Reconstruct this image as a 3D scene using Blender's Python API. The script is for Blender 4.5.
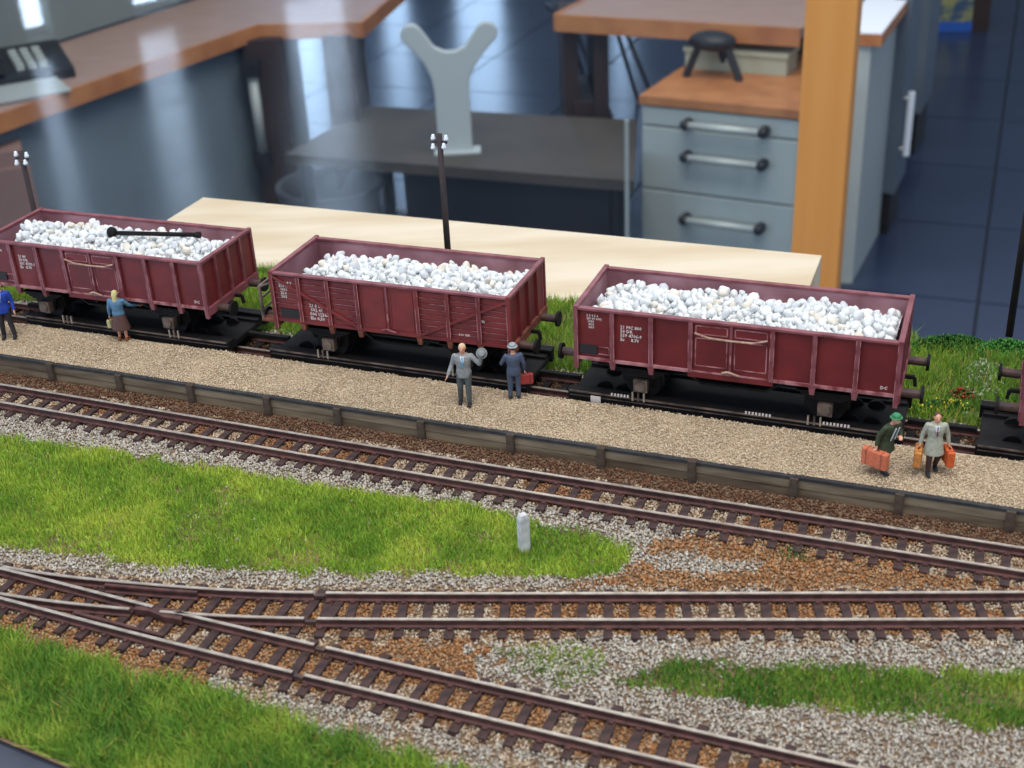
import bpy, bmesh, math, random
import numpy as np
from mathutils import Vector, Matrix, noise as mnoise
random.seed(7); rng = np.random.default_rng(7)
scn = bpy.context.scene
C = scn.collection
PI = math.pi
for o in list(bpy.data.objects): bpy.data.objects.remove(o)

# ------------------------------------------------------------------ camera
BASE = 1.4                      # height of the rail tops of the layout above the room floor
CAMH = 185.2                    # camera above the rail tops, mm
FPX, PITCH, ROLL = 1300.0, math.radians(27.882), math.radians(-3.0)
cam = bpy.data.cameras.new('camera'); co = bpy.data.objects.new('camera', cam); C.objects.link(co)
cam.sensor_width = 36; cam.lens = FPX / 1024 * 36
cam.clip_start = 0.02; cam.clip_end = 60
co.matrix_world = (Matrix.Translation((0, 0, BASE + CAMH / 1000)) @ Matrix.Rotation(PI / 2 - PITCH, 4, 'X')
                   @ Matrix.Rotation(ROLL, 4, 'Z'))
cam.dof.use_dof = True; cam.dof.focus_distance = 0.385; cam.dof.aperture_fstop = 30
scn.camera = co

# ------------------------------------------------------------------ light
w = bpy.data.worlds.new('world'); scn.world = w; w.use_nodes = True
w.node_tree.nodes['Background'].inputs[0].default_value = (0.62, 0.76, 1.0, 1)
w.node_tree.nodes['Background'].inputs[1].default_value = 0.42
scn.view_settings.view_transform = 'Standard'; scn.view_settings.look = 'None'
scn.view_settings.gamma = 1; scn.view_settings.use_curve_mapping = False
scn.view_settings.exposure = 0.45

def area(name, loc, target, sx, sy, power, col):
    l = bpy.data.lights.new(name, 'AREA'); l.shape = 'RECTANGLE'; l.size = sx; l.size_y = sy
    l.energy = power; l.color = col
    o = bpy.data.objects.new(name, l); C.objects.link(o); o.location = loc
    o.rotation_euler = (Vector(target) - Vector(loc)).to_track_quat('-Z', 'Y').to_euler()
    return o
area('overhead_light', (0.1, -0.1, 2.75), (0.05, 0.35, 1.4), 1.5, 0.9, 17, (1.0, 0.96, 0.93))
area('overhead_light', (0.2, 3.2, 3.3), (0.2, 3.6, 0), 1.8, 0.5, 26, (1.0, 0.98, 0.95))
area('overhead_light', (0.3, 2.0, 3.2), (0.3, 3.9, .3), 1.8, 0.4, 30, (1.0, 0.95, 0.88))  # added warm fill, brightens the furniture faces turned to the camera
# tall glazed doors in the left wall, their daylight falls over the floor
for y0, wd in ((-3.1, .55), (-1.9, .3), (-1.15, .16), (-.3, .35)):
    area('daylight_window', (-5.9, y0, 1.35), (0, y0, 1.35), wd, 2.5, 120 * wd, (0.6, 0.77, 1.0))
for x0, wd in ((-1.5, .3), (-.75, .2), (-.1, .35), (1.0, .12)):
    area('daylight_window', (x0, 10.4, 1.6), (x0, 0, 1.6), wd, 2.6, 24 * wd, (0.5, 0.7, 1.0))

# ------------------------------------------------------------------ helpers
def s2l(c):
    c = c / 255.0
    return c / 12.92 if c <= .04045 else ((c + .055) / 1.055) ** 2.4
def rgb(r, g, b): return (s2l(r), s2l(g), s2l(b), 1)

def mat(name, c1, c2=None, scale=300., rough=.7, bump=0., bscale=None, metal=0., detail=4., lo=.35, hi=.65, spec=.5, stretch=None, attr=None, dist=.0003):
    m = bpy.data.materials.new(name); m.use_nodes = True
    nt = m.node_tree; N = nt.nodes; L = nt.links; b = N['Principled BSDF']
    b.inputs['Roughness'].default_value = rough; b.inputs['Metallic'].default_value = metal
    b.inputs['Specular IOR Level'].default_value = spec
    b.inputs['Base Color'].default_value = rgb(*c1)
    tc = N.new('ShaderNodeTexCoord'); src = tc.outputs['Object']
    if stretch:
        mp = N.new('ShaderNodeMapping'); mp.inputs['Scale'].default_value = stretch
        L.new(src, mp.inputs[0]); src = mp.outputs[0]
    if attr:
        a = N.new('ShaderNodeAttribute'); a.attribute_name = attr
        L.new(a.outputs['Color'], b.inputs['Base Color'])
    elif c2:
        n = N.new('ShaderNodeTexNoise'); n.inputs['Scale'].default_value = scale; n.inputs['Detail'].default_value = detail
        L.new(src, n.inputs['Vector'])
        r = N.new('ShaderNodeValToRGB'); r.color_ramp.elements[0].position = lo; r.color_ramp.elements[1].position = hi
        r.color_ramp.elements[0].color = rgb(*c1); r.color_ramp.elements[1].color = rgb(*c2)
        L.new(n.outputs['Fac'], r.inputs[0]); L.new(r.outputs[0], b.inputs['Base Color'])
    if bump:
        n2 = N.new('ShaderNodeTexNoise'); n2.inputs['Scale'].default_value = bscale or scale; n2.inputs['Detail'].default_value = 3
        L.new(src, n2.inputs['Vector'])
        bp = N.new('ShaderNodeBump'); bp.inputs['Strength'].default_value = bump; bp.inputs['Distance'].default_value = dist
        L.new(n2.outputs['Fac'], bp.inputs['Height']); L.new(bp.outputs[0], b.inputs['Normal'])
    return m

class MB:
    """collects shapes, then links them as ONE mesh object"""
    def __init__(s): s.v = []; s.f = []
    def add(s, vs, fs):
        k = len(s.v); s.v += [tuple(p) for p in vs]; s.f += [tuple(i + k for i in q) for q in fs]; return s
    def box(s, x0, x1, y0, y1, z0, z1):
        return s.add([(x, y, z) for z in (z0, z1) for y in (y0, y1) for x in (x0, x1)],
                     [(0, 2, 3, 1), (4, 5, 7, 6), (0, 1, 5, 4), (2, 6, 7, 3), (0, 4, 6, 2), (1, 3, 7, 5)])
    def bar(s, p, q, wd, ht, up=(0, 0, 1)):
        p = Vector(p); q = Vector(q); d = (q - p).normalized(); u = Vector(up)
        n = d.cross(u).normalized(); u = n.cross(d).normalized()
        vs = []
        for e in (p, q):
            for a, b in ((-1, -1), (1, -1), (1, 1), (-1, 1)): vs.append(e + n * a * wd / 2 + u * b * ht / 2)
        return s.add(vs, [(3, 2, 1, 0), (4, 5, 6, 7), (0, 1, 5, 4), (1, 2, 6, 5), (2, 3, 7, 6), (3, 0, 4, 7)])
    def cyl(s, p, q, r, r2=None, n=12):
        p = Vector(p); q = Vector(q); r2 = r if r2 is None else r2
        d = (q - p).normalized(); a = Vector((0, 0, 1)) if abs(d.z) < .9 else Vector((1, 0, 0))
        u = d.cross(a).normalized(); t = d.cross(u)
        vs = []
        for e, rr in ((p, r), (q, r2)):
            for i in range(n):
                an = 2 * PI * i / n; vs.append(e + (u * math.cos(an) + t * math.sin(an)) * rr)
        fs = [(i, (i + 1) % n, n + (i + 1) % n, n + i) for i in range(n)]
        fs += [tuple(range(n - 1, -1, -1)), tuple(range(n, 2 * n))]
        return s.add(vs, fs)
    def tube(s, pts, r, n=8):
        for a, b in zip(pts[:-1], pts[1:]): s.cyl(a, b, r, n=n)
        return s
    def lathe(s, prof, c=(0, 0, 0), n=20):
        cx, cy, cz = c; vs = []; fs = []
        for r, z in prof:
            for i in range(n): vs.append((cx + r * math.cos(2 * PI * i / n), cy + r * math.sin(2 * PI * i / n), cz + z))
        for k in range(len(prof) - 1):
            for i in range(n): fs.append((k * n + i, k * n + (i + 1) % n, (k + 1) * n + (i + 1) % n, (k + 1) * n + i))
        fs.append(tuple(range(n - 1, -1, -1))); fs.append(tuple((len(prof) - 1) * n + i for i in range(n)))
        return s.add(vs, fs)
    def ell(s, c, r, n=14, m=9):
        prof = []
        vs = []; fs = []
        for j in range(1, m):
            t = PI * j / m
            for i in range(n):
                a = 2 * PI * i / n
                vs.append((c[0] + r[0] * math.sin(t) * math.cos(a), c[1] + r[1] * math.sin(t) * math.sin(a), c[2] - r[2] * math.cos(t)))
        b = len(vs); vs += [(c[0], c[1], c[2] - r[2]), (c[0], c[1], c[2] + r[2])]
        for j in range(m - 2):
            for i in range(n): fs.append((j * n + i, j * n + (i + 1) % n, (j + 1) * n + (i + 1) % n, (j + 1) * n + i))
        for i in range(n):
            fs.append((b, (i + 1) % n, i)); fs.append((b + 1, (m - 2) * n + i, (m - 2) * n + (i + 1) % n))
        return s.add(vs, fs)
    def prism(s, poly, z0, z1):
        n = len(poly)
        A = sum(poly[i][0] * poly[(i + 1) % n][1] - poly[(i + 1) % n][0] * poly[i][1] for i in range(n))
        if A < 0: poly = poly[::-1]
        vs = [(x, y, z0) for x, y in poly] + [(x, y, z1) for x, y in poly]
        return s.add(vs, [tuple(range(n - 1, -1, -1)), tuple(range(n, 2 * n))] + [(i, (i + 1) % n, n + (i + 1) % n, n + i) for i in range(n)])
    def loft(s, rings):
        n = len(rings[0]); vs = [p for r in rings for p in r]; fs = []
        for k in range(len(rings) - 1):
            for i in range(n): fs.append((k * n + i, k * n + (i + 1) % n, (k + 1) * n + (i + 1) % n, (k + 1) * n + i))
        fs.append(tuple(range(n - 1, -1, -1))); fs.append(tuple((len(rings) - 1) * n + i for i in range(n)))
        return s.add(vs, fs)
    def sweep(s, path, prof, nrm):
        """path: list of (x,y,z); nrm: unit xy normals; prof: (offset, z) closed profile"""
        return s.loft([[(p[0] + q[0] * o, p[1] + q[1] * o, p[2] + z) for o, z in prof] for p, q in zip(path, nrm)])
    def mesh(s, name, u=.001, m=None, smooth=False):
        me = bpy.data.meshes.new(name); me.from_pydata([(x * u, y * u, z * u) for x, y, z in s.v], [], s.f)
        if m: me.materials.append(m)
        bm = bmesh.new(); bm.from_mesh(me); bmesh.ops.recalc_face_normals(bm, faces=bm.faces); bm.to_mesh(me); bm.free()
        if smooth: me.polygons.foreach_set('use_smooth', [True] * len(me.polygons))
        me.update(); return me
    def build(s, name, m, parent=None, u=.001, smooth=False, bevel=0):
        o = bpy.data.objects.new(name, s.mesh(name, u, m, smooth)); C.objects.link(o)
        if parent: o.parent = parent
        if bevel:
            b = o.modifiers.new('bevel', 'BEVEL'); b.width = bevel * u; b.segments = 2; b.limit_method = 'ANGLE'
        return o

def tag(o, label=None, cat=None, group=None, kind=None):
    if label: o['label'] = label
    if cat: o['category'] = cat
    if group: o['group'] = group
    if kind: o['kind'] = kind
    return o
def thing(name, label, cat, loc=(0, 0, 0), rz=0, group=None, mm=True):
    o = bpy.data.objects.new(name, None); C.objects.link(o); o.empty_display_size = .01
    o.location = (loc[0] / 1000, loc[1] / 1000, BASE + loc[2] / 1000) if mm else loc
    o.rotation_euler = (0, 0, rz); return tag(o, label, cat, group)
def place(name, me, parent, loc=(0, 0, 0), rot=(0, 0, 0), sc=1, u=.001):
    o = bpy.data.objects.new(name, me); C.objects.link(o); o.parent = parent
    o.location = (loc[0] * u, loc[1] * u, loc[2] * u); o.rotation_euler = rot
    o.scale = (sc, sc, sc) if not isinstance(sc, tuple) else sc
    return o
def px(x, y, z=-3.0):
    """a point of the layout plane z (mm) under a pixel of the photograph, used only to lay out the ground plan"""
    u0, v0 = x - 512, y - 384; cr, sr = math.cos(ROLL), math.sin(ROLL)
    u = u0 * cr + v0 * sr; v = -u0 * sr + v0 * cr
    c, s = math.cos(PITCH), math.sin(PITCH); a = -v / FPX
    t = (z - CAMH) / (-s + a * c)
    return (u / FPX * t, (c + a * s) * t)
def rpx(x, y, z):   # room version, metres
    q = px(x, y, (z - BASE) * 1000); return (q[0] / 1000, q[1] / 1000)

_g = rng.random((256, 256))
def vn(x, y, s):
    x = np.asarray(x, float) / s + 57.3; y = np.asarray(y, float) / s + 31.7
    i = np.floor(x).astype(int); j = np.floor(y).astype(int); fx = x - i; fy = y - j
    fx = fx * fx * (3 - 2 * fx); fy = fy * fy * (3 - 2 * fy)
    a = _g[i % 256, j % 256]; b = _g[(i + 1) % 256, j % 256]; c = _g[i % 256, (j + 1) % 256]; d = _g[(i + 1) % 256, (j + 1) % 256]
    return (a * (1 - fx) + b * fx) * (1 - fy) + (c * (1 - fx) + d * fx) * fy
def inpoly(x, y, P):
    r = np.zeros(len(x), bool); n = len(P)
    for i in range(n):
        x0, y0 = P[i]; x1, y1 = P[(i + 1) % n]
        if y0 == y1: continue
        r ^= ((y0 > y) != (y1 > y)) & (x < (x1 - x0) * (y - y0) / (y1 - y0) + x0)
    return r
def npmesh(name, V, F, m, col=None, loc=(0, 0, 0), parent=None):
    """V mm in layout axes, F (n,3); one object"""
    me = bpy.data.meshes.new(name); n = len(V)
    me.vertices.add(n); me.vertices.foreach_set('co', ((V - np.array(loc)) * .001).astype(np.float32).ravel())
    k = len(F); me.loops.add(3 * k); me.loops.foreach_set('vertex_index', F.astype(np.int32).ravel())
    me.polygons.add(k); me.polygons.foreach_set('loop_start', np.arange(0, 3 * k, 3, dtype=np.int32))
    me.update(calc_edges=True)
    if col is not None:
        a = me.color_attributes.new('tint', 'FLOAT_COLOR', 'POINT')
        a.data.foreach_set('color', np.hstack([col, np.ones((n, 1))]).astype(np.float32).ravel())
    me.materials.append(m)
    o = bpy.data.objects.new(name, me); C.objects.link(o)
    if parent: o.parent = parent
    else: o.location = (loc[0] / 1000, loc[1] / 1000, BASE + loc[2] / 1000)
    return o
def lin(cs): return np.array([rgb(*c)[:3] for c in cs])

# ------------------------------------------------------------------ materials
M = {}
M['rail_side'] = mat('rusty_rail_side', (98, 62, 56), (70, 44, 42), 400, .75)
M['rail_top'] = mat('pale_sheen_rail_top', (190, 180, 166), (158, 144, 130), 300, .4, metal=.35)  # window sheen on the rail tops is put into this pale colour
M['sleeper'] = mat('sleeper_brown', (76, 54, 50), (52, 38, 37), 500, .85, bump=.4, bscale=2500)
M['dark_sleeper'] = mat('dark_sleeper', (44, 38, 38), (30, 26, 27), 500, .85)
M['grain'] = mat('gravel_grain', (150, 140, 125), rough=.9, attr='tint', spec=.2)
M['red'] = mat('wagon_oxide_red', (118, 38, 38), (98, 30, 34), 90, .5, bump=.15, bscale=900, spec=.4)
M['red2'] = mat('wagon_plank_red', (128, 44, 42), (104, 34, 36), 120, .6, bump=.2, bscale=1500)
M['rim'] = mat('worn_rim_red', (142, 82, 88), (112, 52, 58), 200, .5)
M['wear'] = mat('worn_edge_red', (176, 122, 124), (118, 52, 54), 350, .6, lo=.4, hi=.62)
M['inner'] = mat('dusty_inner_red', (166, 124, 132), (128, 82, 90), 60, .7)
M['rust'] = mat('rust_foot', (138, 78, 54), (100, 52, 42), 500, .8)
M['black'] = mat('underframe_black', (16, 15, 16), (27, 23, 23), 400, .7, spec=.25)
M['black_edge'] = mat('flange_grey', (122, 104, 92), (60, 50, 46), 250, .5)
M['steel'] = mat('chock_steel', (190, 190, 185), rough=.3, metal=.8)
M['white_paint'] = mat('lettering_white', (214, 204, 196), rough=.7)
M['plate'] = mat('black_board', (34, 30, 34), rough=.7)
M['rod'] = mat('latch_bar_tan', (190, 166, 140), (150, 110, 96), 500, .5)
M['buffer'] = mat('buffer_brown', (92, 66, 58), (60, 46, 44), 400, .6)
M['stone'] = [mat('white_stone_%s' % n, a, b, 250, .85, bump=.5, bscale=1500) for n, a, b in
              (('cool', (240, 242, 240), (216, 220, 220)), ('warm', (238, 232, 218), (220, 212, 196)), ('grey', (226, 229, 230), (202, 206, 208)))]
M['grass'] = mat('grass_blades', (90, 140, 30), rough=.75, attr='tint', spec=.15)
M['plank'] = mat('grey_weathered_plank', (150, 134, 108), (100, 84, 66), 300, .9, bump=.4, bscale=900, stretch=(.15, .15, 1))
M['post_wood'] = mat('dark_post_wood', (92, 78, 64), (64, 52, 44), 500, .9)
M['cap'] = mat('dark_edge_beam', (62, 62, 62), (46, 44, 44), 400, .85)
M['board'] = mat('birch_ply', (222, 208, 182), (206, 186, 152), 14, .6, stretch=(1, 5, 1))
M['soil'] = mat('earth_base', (138, 114, 88), (118, 94, 72), 60, .95)
M['frame'] = mat('grey_edge_frame', (74, 78, 92), (62, 66, 80), 80, .7)

# ================================================================== THE ROOM (metres)
def tiles_mat():
    m = bpy.data.materials.new('dark_floor_tiles'); m.use_nodes = True
    nt = m.node_tree; N = nt.nodes; L = nt.links; b = N['Principled BSDF']
    tc = N.new('ShaderNodeTexCoord'); mp = N.new('ShaderNodeMapping'); mp.inputs['Rotation'].default_value = (0, 0, .35)
    L.new(tc.outputs['Object'], mp.inputs[0])
    n = N.new('ShaderNodeTexNoise'); n.inputs['Scale'].default_value = 3; L.new(mp.outputs[0], n.inputs[0])
    r = N.new('ShaderNodeValToRGB'); r.color_ramp.elements[0].color = rgb(42, 52, 74); r.color_ramp.elements[1].color = rgb(52, 64, 88)
    L.new(n.outputs['Fac'], r.inputs[0]); L.new(r.outputs[0], b.inputs['Base Color'])
    b.inputs['Roughness'].default_value = .22; b.inputs['Specular IOR Level'].default_value = .55
    return m
M['tile'] = tiles_mat()
M['joint'] = mat('floor_joint', (20, 24, 32), rough=.9)
M['wall'] = mat('grey_wall', (120, 128, 126), (112, 120, 120), 3, .9)
M['desk_top'] = mat('laminate_top', (172, 142, 128), (160, 128, 114), 8, .45, stretch=(1, 6, 1))
M['desk_edge'] = mat('wood_edge', (190, 126, 76), (166, 104, 62), 10, .5)
M['skirt'] = mat('slate_panel', (112, 124, 132), (104, 116, 124), 5, .6)
M['brown_panel'] = mat('dark_brown_panel', (58, 40, 36), (46, 32, 30), 6, .6)
M['cabinet'] = mat('pale_grey_cabinet', (176, 184, 180), (170, 178, 174), 4, .5)
M['handle'] = mat('handle_grey', (184, 188, 182), rough=.4, metal=.15)
M['hblack'] = mat('handle_black', (26, 26, 30), rough=.5)
M['orange_wood'] = mat('orange_beech', (222, 152, 76), (214, 142, 66), 6, .55, stretch=(6, 6, .6))
M['bench'] = mat('dark_table_top', (80, 72, 64), (68, 62, 56), 5, .6)
M['dark'] = mat('dark_front', (22, 22, 28), (28, 28, 34), 5, .6)
M['silver'] = mat('silver_metal', (186, 192, 190), rough=.5, metal=.0)
M['white'] = mat('white_top', (238, 244, 250), rough=.4)

fl = MB()
fl.box(-6.2, 5.2, -5, 10.6, -.06, -.004)
tag(fl.build('floor', M['joint'], u=1), kind='structure')
floor = bpy.data.objects['floor']
ca, sa = math.cos(-.38), math.sin(-.38)
T_ = .6; tile_me = []
for k in range(3):
    b = MB(); h = .0008 * k
    b.box(-T_ / 2 + .004, T_ / 2 - .004, -T_ / 2 + .004, T_ / 2 - .004, -.004, h); tile_me.append(b.mesh('floor_tile', 1, M['tile']))
far = MB(); nt_ = 0
for i in range(-20, 20):
    for j in range(-14, 24):
        x = (i + .5) * T_; y = (j + .5) * T_
        X = x * ca - y * sa; Y = x * sa + y * ca
        if not (-5.8 < X < 4.8 and -4.6 < Y < 10.2): continue
        vis = 2.2 < Y < 9.0 and abs(X) < .2 + Y * .42
        if vis and nt_ < 300:
            o = place('floor_tile', tile_me[(i * 7 + j * 3) % 3], floor, (X, Y, 0), (0, 0, -.38), u=1); nt_ += 1
        else:
            a = T_ / 2 - .004; q = [(-a, -a), (a, -a), (a, a), (-a, a)]
            far.prism([(X + p * ca - r * sa, Y + p * sa + r * ca) for p, r in q], -.004, 0)
tag(far.build('floor_tile_field', M['tile'], floor, u=1), kind='stuff')

def wall_with_gaps(name, axis, pos, lo, hi, gaps, z0=.05, z1=3.0):
    b = MB(); t = .12; cur = lo
    def seg(a, c, za, zb):
        if c - a < 1e-4: return
        if axis == 'x': b.box(pos - t, pos, a, c, za, zb)
        else: b.box(a, c, pos, pos + t, za, zb)
    for a, c in sorted(gaps):
        seg(cur, a, 0, 3.4); seg(a, c, 0, z0); seg(a, c, z1, 3.4); cur = c
    seg(cur, hi, 0, 3.4)
    return tag(b.build(name, M['wall'], u=1), kind='structure')
wall_with_gaps('wall_left', 'x', -5.8, -5, 10.4, [(y - wd / 2, y + wd / 2) for y, wd in ((-3.1, .55), (-1.9, .3), (-1.15, .16), (-.3, .35))])
wall_with_gaps('wall_back', 'y', 10.2, -5.8, 5, [(x - wd / 2, x + wd / 2) for x, wd in ((-1.5, .3), (-.75, .2), (-.1, .35), (1.0, .12))])

# ---- left desk with a screen behind it
dz = .74
p1 = rpx(-70, 140, dz); p2 = rpx(258, 26, dz); p3 = rpx(361, 24, dz)
q1 = rpx(-150, 110, dz); q2 = rpx(205, -4, dz); q3 = (p3[0] + .12, p3[1] + .62)
dt = thing('corner_desk', 'corner desk with pinkish laminate top and wood edge behind the glass, left', 'desk', (p2[0], p2[1], 0), mm=False)
L0 = lambda p: (p[0] - p2[0], p[1] - p2[1])
top = [L0(p1), L0(p2), L0(p3), L0(q3), L0(q2), L0(q1)]
MB().prism(top, dz - .028, dz).build('desk_top', M['desk_top'], dt, u=1)
eb = MB()
for a, b in ((top[0], top[1]), (top[1], top[2]), (top[2], top[3])):
    eb.bar((a[0], a[1], dz - .017), (b[0], b[1], dz - .017), .012, .045)
eb.build('edge_strip', M['desk_edge'], dt, u=1)
d_ = Vector((top[0][0] - top[1][0], top[0][1] - top[1][1])).normalized(); nn = Vector((d_.y, -d_.x))
if nn.y < 0: nn = -nn
a = Vector(top[1]) + nn * .05; b = Vector(top[0]) + nn * .05
MB().bar((a.x, a.y, .37), (b.x, b.y, .37), .02, .68).build('modesty_panel', M['skirt'], dt, u=1)
MB().box(-.045, .07, -.06, .3, 0, dz - .03).build('leg_panel', M['brown_panel'], dt, u=1)
x3, y3 = top[2]
MB().box(x3 - .12, x3 - .03, y3 - .02, y3 + .35, 0, dz - .03).build('leg_panel', M['brown_panel'], dt, u=1)
hd = MB(); hd.cyl((-.02, -.1, .62), (-.02, -.1, .38), .016)
ho = hd.build('door_handle', M['handle'], dt, u=1, smooth=True)
MB().box(-.045, .005, -.13, -.055, .62, .66).build('bracket', M['hblack'], ho, u=1)
MB().box(-.045, .005, -.13, -.055, .34, .38).build('bracket', M['hblack'], ho, u=1)
# pink-brown end cabinet at the far left
c0 = rpx(-6, 150, .6); cb = thing('end_cabinet', 'pinkish wood cabinet end below the corner desk at left edge', 'cabinet', (c0[0], c0[1], 0), .35, mm=False)
M['pink'] = mat('pinkish_wood', (150, 118, 108), (140, 108, 98), 6, .6)
MB().box(-.5, .07, -.25, .15, 0, .66).build('body', M['pink'], cb, u=1)
MB().box(-.5, .08, -.262, -.25, .06, .62).build('door', M['pink'], cb, u=1)
# screen behind the desk
s1 = rpx(-60, 82, dz); s2 = rpx(172, 8, dz); s3 = rpx(215, -6, dz)
sc_ = thing('desk_screen', 'grey green screen panel standing behind the corner desk', 'partition', (s2[0], s2[1], 0), mm=False)
MB().bar((s1[0] - s2[0], s1[1] - s2[1] + .03, 1.0), (s3[0] - s2[0], s3[1] - s2[1] + .03, 1.0), .03, .5).build('screen', M['wall'], sc_, u=1)
for q in (s1, s3):
    MB().cyl((q[0] - s2[0], q[1] - s2[1] + .03, 0), (q[0] - s2[0], q[1] - s2[1] + .03, .75), .02).build('foot_pole', M['hblack'], sc_, u=1)
# telephone on the desk
tp = rpx(30, 70, dz + .02); ph = thing('telephone', 'black desk telephone on the corner desk at upper left', 'telephone', (tp[0], tp[1], dz + .0005), .5, mm=False)
b = MB(); b.add([(-.13, -.08, 0), (.1, -.08, 0), (.1, .09, 0), (-.13, .09, 0), (-.13, -.08, .025), (.1, -.08, .025), (.1, .09, .07), (-.13, .09, .07)],
      [(3, 2, 1, 0), (4, 5, 6, 7), (0, 1, 5, 4), (1, 2, 6, 5), (2, 3, 7, 6), (3, 0, 4, 7)])
b.build('base', M['hblack'], ph, u=1)
b = MB(); b.bar((-.1, -.07, .075), (-.1, .09, .105), .04, .03).box(-.125, -.075, -.09, -.04, .04, .08).box(-.125, -.075, .06, .11, .07, .11); b.build('handset', M['hblack'], ph, u=1)
b = MB()
for i in range(4):
    for j in range(3): b.box(-.04 + j * .03, -.02 + j * .03, -.05 + i * .025, -.033 + i * .025, .03 + i * .007, .05 + i * .007)
b.build('keypad', M['handle'], ph, u=1)
tp = rpx(14, 86, dz + .02); pp = thing('papers', 'pale paper stack on the corner desk below the telephone', 'paper', (tp[0], tp[1], dz + .0005), .5, mm=False)
MB().box(-.13, .1, -.09, .09, 0, .006).build('sheet', M['white'], pp, u=1)
MB().box(-.11, .12, -.1, .07, .0062, .01).build('sheet', M['handle'], pp, u=1)

# ---- low dark table, silver stand, waste bin
bz = .45
bp_ = [rpx(285, 154, bz), rpx(371, 106, bz), rpx(637, 120, bz), rpx(634, 181, bz)]
bt = thing('low_table', 'low dark brown table with broad top behind the glass', 'table', (0, 3.6, 0), mm=False)
poly = [(x, y - 3.6) for x, y in bp_]
MB().prism(poly, bz - .03, bz).build('table_top', M['bench'], bt, u=1)
cx = sum(p[0] for p in poly) / 4; cy = sum(p[1] for p in poly) / 4
inner = [(cx + (x - cx) * .93, cy + (y - cy) * .93) for x, y in poly]
mixp = lambda a, b, f: (a[0] + (b[0] - a[0]) * f, a[1] + (b[1] - a[1]) * f)
MB().prism([mixp(inner[0], inner[3], .34), mixp(inner[1], inner[2], .34), inner[2], inner[3]], .02, bz - .03).build('base_body', M['dark'], bt, u=1)
for x, y in poly:
    MB().cyl((cx + (x - cx) * .9, cy + (y - cy) * .9, 0), (cx + (x - cx) * .9, cy + (y - cy) * .9, bz - .03), .02).build('leg', M['hblack'], bt, u=1)
yq = rpx(456, 152, bz)
ys = thing('silver_stand', 'silver Y shaped upright stand with rounded arms on the low table', 'stand', (yq[0], yq[1], bz + .0005), mm=False)
k = 1 / 345.0   # metres per pixel at that distance
def arc(cx_, cy_, r, a0, a1, n): return [(cx_ + r * math.cos(math.radians(a0 + (a1 - a0) * i / n)), cy_ + r * math.sin(math.radians(a0 + (a1 - a0) * i / n))) for i in range(n + 1)]
out = ([(-17, 0), (-17, 66), (-19, 80), (-25, 95), (-33, 106)] + arc(-35, 124, 10.5, 215, 30, 8) + [(-14, 111), (-4, 106), (6, 106), (16, 111)]
       + arc(37, 123, 10.5, 150, -35, 8) + [(34, 104), (25, 92), (18, 78), (17, 66), (17, 0)])
b = MB(); n = len(out)
b.add([(x * k * .98, -.012, z * k * .93) for x, z in out] + [(x * k * .98, .012, z * k * .93) for x, z in out],
      [tuple(range(n)), tuple(range(2 * n - 1, n - 1, -1))] + [(i, n + i, n + (i + 1) % n, (i + 1) % n) for i in range(n)])
b.build('fork_plate', M['silver'], ys, u=1, bevel=.004)
MB().box(-.06, .07, -.03, .03, 0, .006).build('base_plate', M['silver'], ys, u=1)
wq = rpx(330, 184, .3)
wb = thing('waste_bin', 'round dark grey waste bin beside the low table', 'bin', (wq[0], wq[1], 0), mm=False)
M['bin'] = mat('bin_grey', (84, 88, 94), rough=.5)
MB().lathe([(.12, 0), (.155, .285), (.165, .29), (.165, .305), (.148, .305), (.14, .28), (.108, .01)], n=32).build('body', M['bin'], wb, u=1, smooth=False)
b = MB()
for zz in (.1, .2): b.lathe([(.12 + zz * .125, zz), (.13 + zz * .125, zz), (.13 + zz * .125, zz + .008), (.12 + zz * .125, zz + .008)], n=32)
b.build('band', M['hblack'], wb, u=1)
rq = rpx(613, 232, .2); rq = (.305, 3.02)
rd = thing('thin_rod', 'thin pale upright rod with round foot before the low table', 'rod', (rq[0], rq[1], 0), mm=False)
MB().cyl((0, 0, .01), (0, 0, .68), .005).build('rod', M['handle'], rd, u=1)
MB().lathe([(.05, 0), (.05, .008), (.01, .014)], n=20).build('foot', M['hblack'], rd, u=1)
cbm = MB(); pts = []
for i in range(26):
    t = i / 25; q = rpx(395 + 150 * t + 20 * math.sin(t * 9), 208 + 14 * math.sin(t * 6), .01); pts.append((q[0], q[1], .008))
cbm.tube(pts, .004, 6); tag(cbm.build('floor_cable', M['handle'], u=1), 'pale thin cable lying curled on the floor before the low table', 'cable')

# ---- right desk, pedestal, chair below it
e1 = rpx(555, 15, dz); e2 = rpx(880, 34, dz)
rd_ = thing('long_desk', 'long desk with pinkish laminate top and orange wood edge over the drawers', 'desk', (e1[0], e1[1], 0), mm=False)
ux = Vector((e2[0] - e1[0], e2[1] - e1[1])); ux.normalize(); uy = Vector((-ux.y, ux.x))
def dl(a, b): return (ux.x * a + uy.x * b, ux.y * a + uy.y * b)
MB().prism([dl(0, 0), dl(.74, 0), dl(.74, .8), dl(0, .8)], dz - .028, dz).build('desk_top', M['desk_top'], rd_, u=1)
b = MB()
for u_, v_ in (((0, 0), (.74, 0)), ((0, 0), (0, .8))):
    a = dl(*u_); c = dl(*v_); b.bar((a[0], a[1], dz - .022), (c[0], c[1], dz - .022), .012, .05)
b.build('edge_strip', M['desk_edge'], rd_, u=1)
for aa in (.02, .12):
    a = dl(aa, .06); MB().box(a[0] - .022, a[0] + .022, a[1] - .02, a[1] + .3, 0, dz - .03).build('leg', M['brown_panel'], rd_, u=1)
a = dl(.07, .06); MB().box(a[0] - .04, a[0] + .04, a[1] - .02, a[1] + .3, .42, .47).build('stretcher', M['brown_panel'], rd_, u=1)
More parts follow.
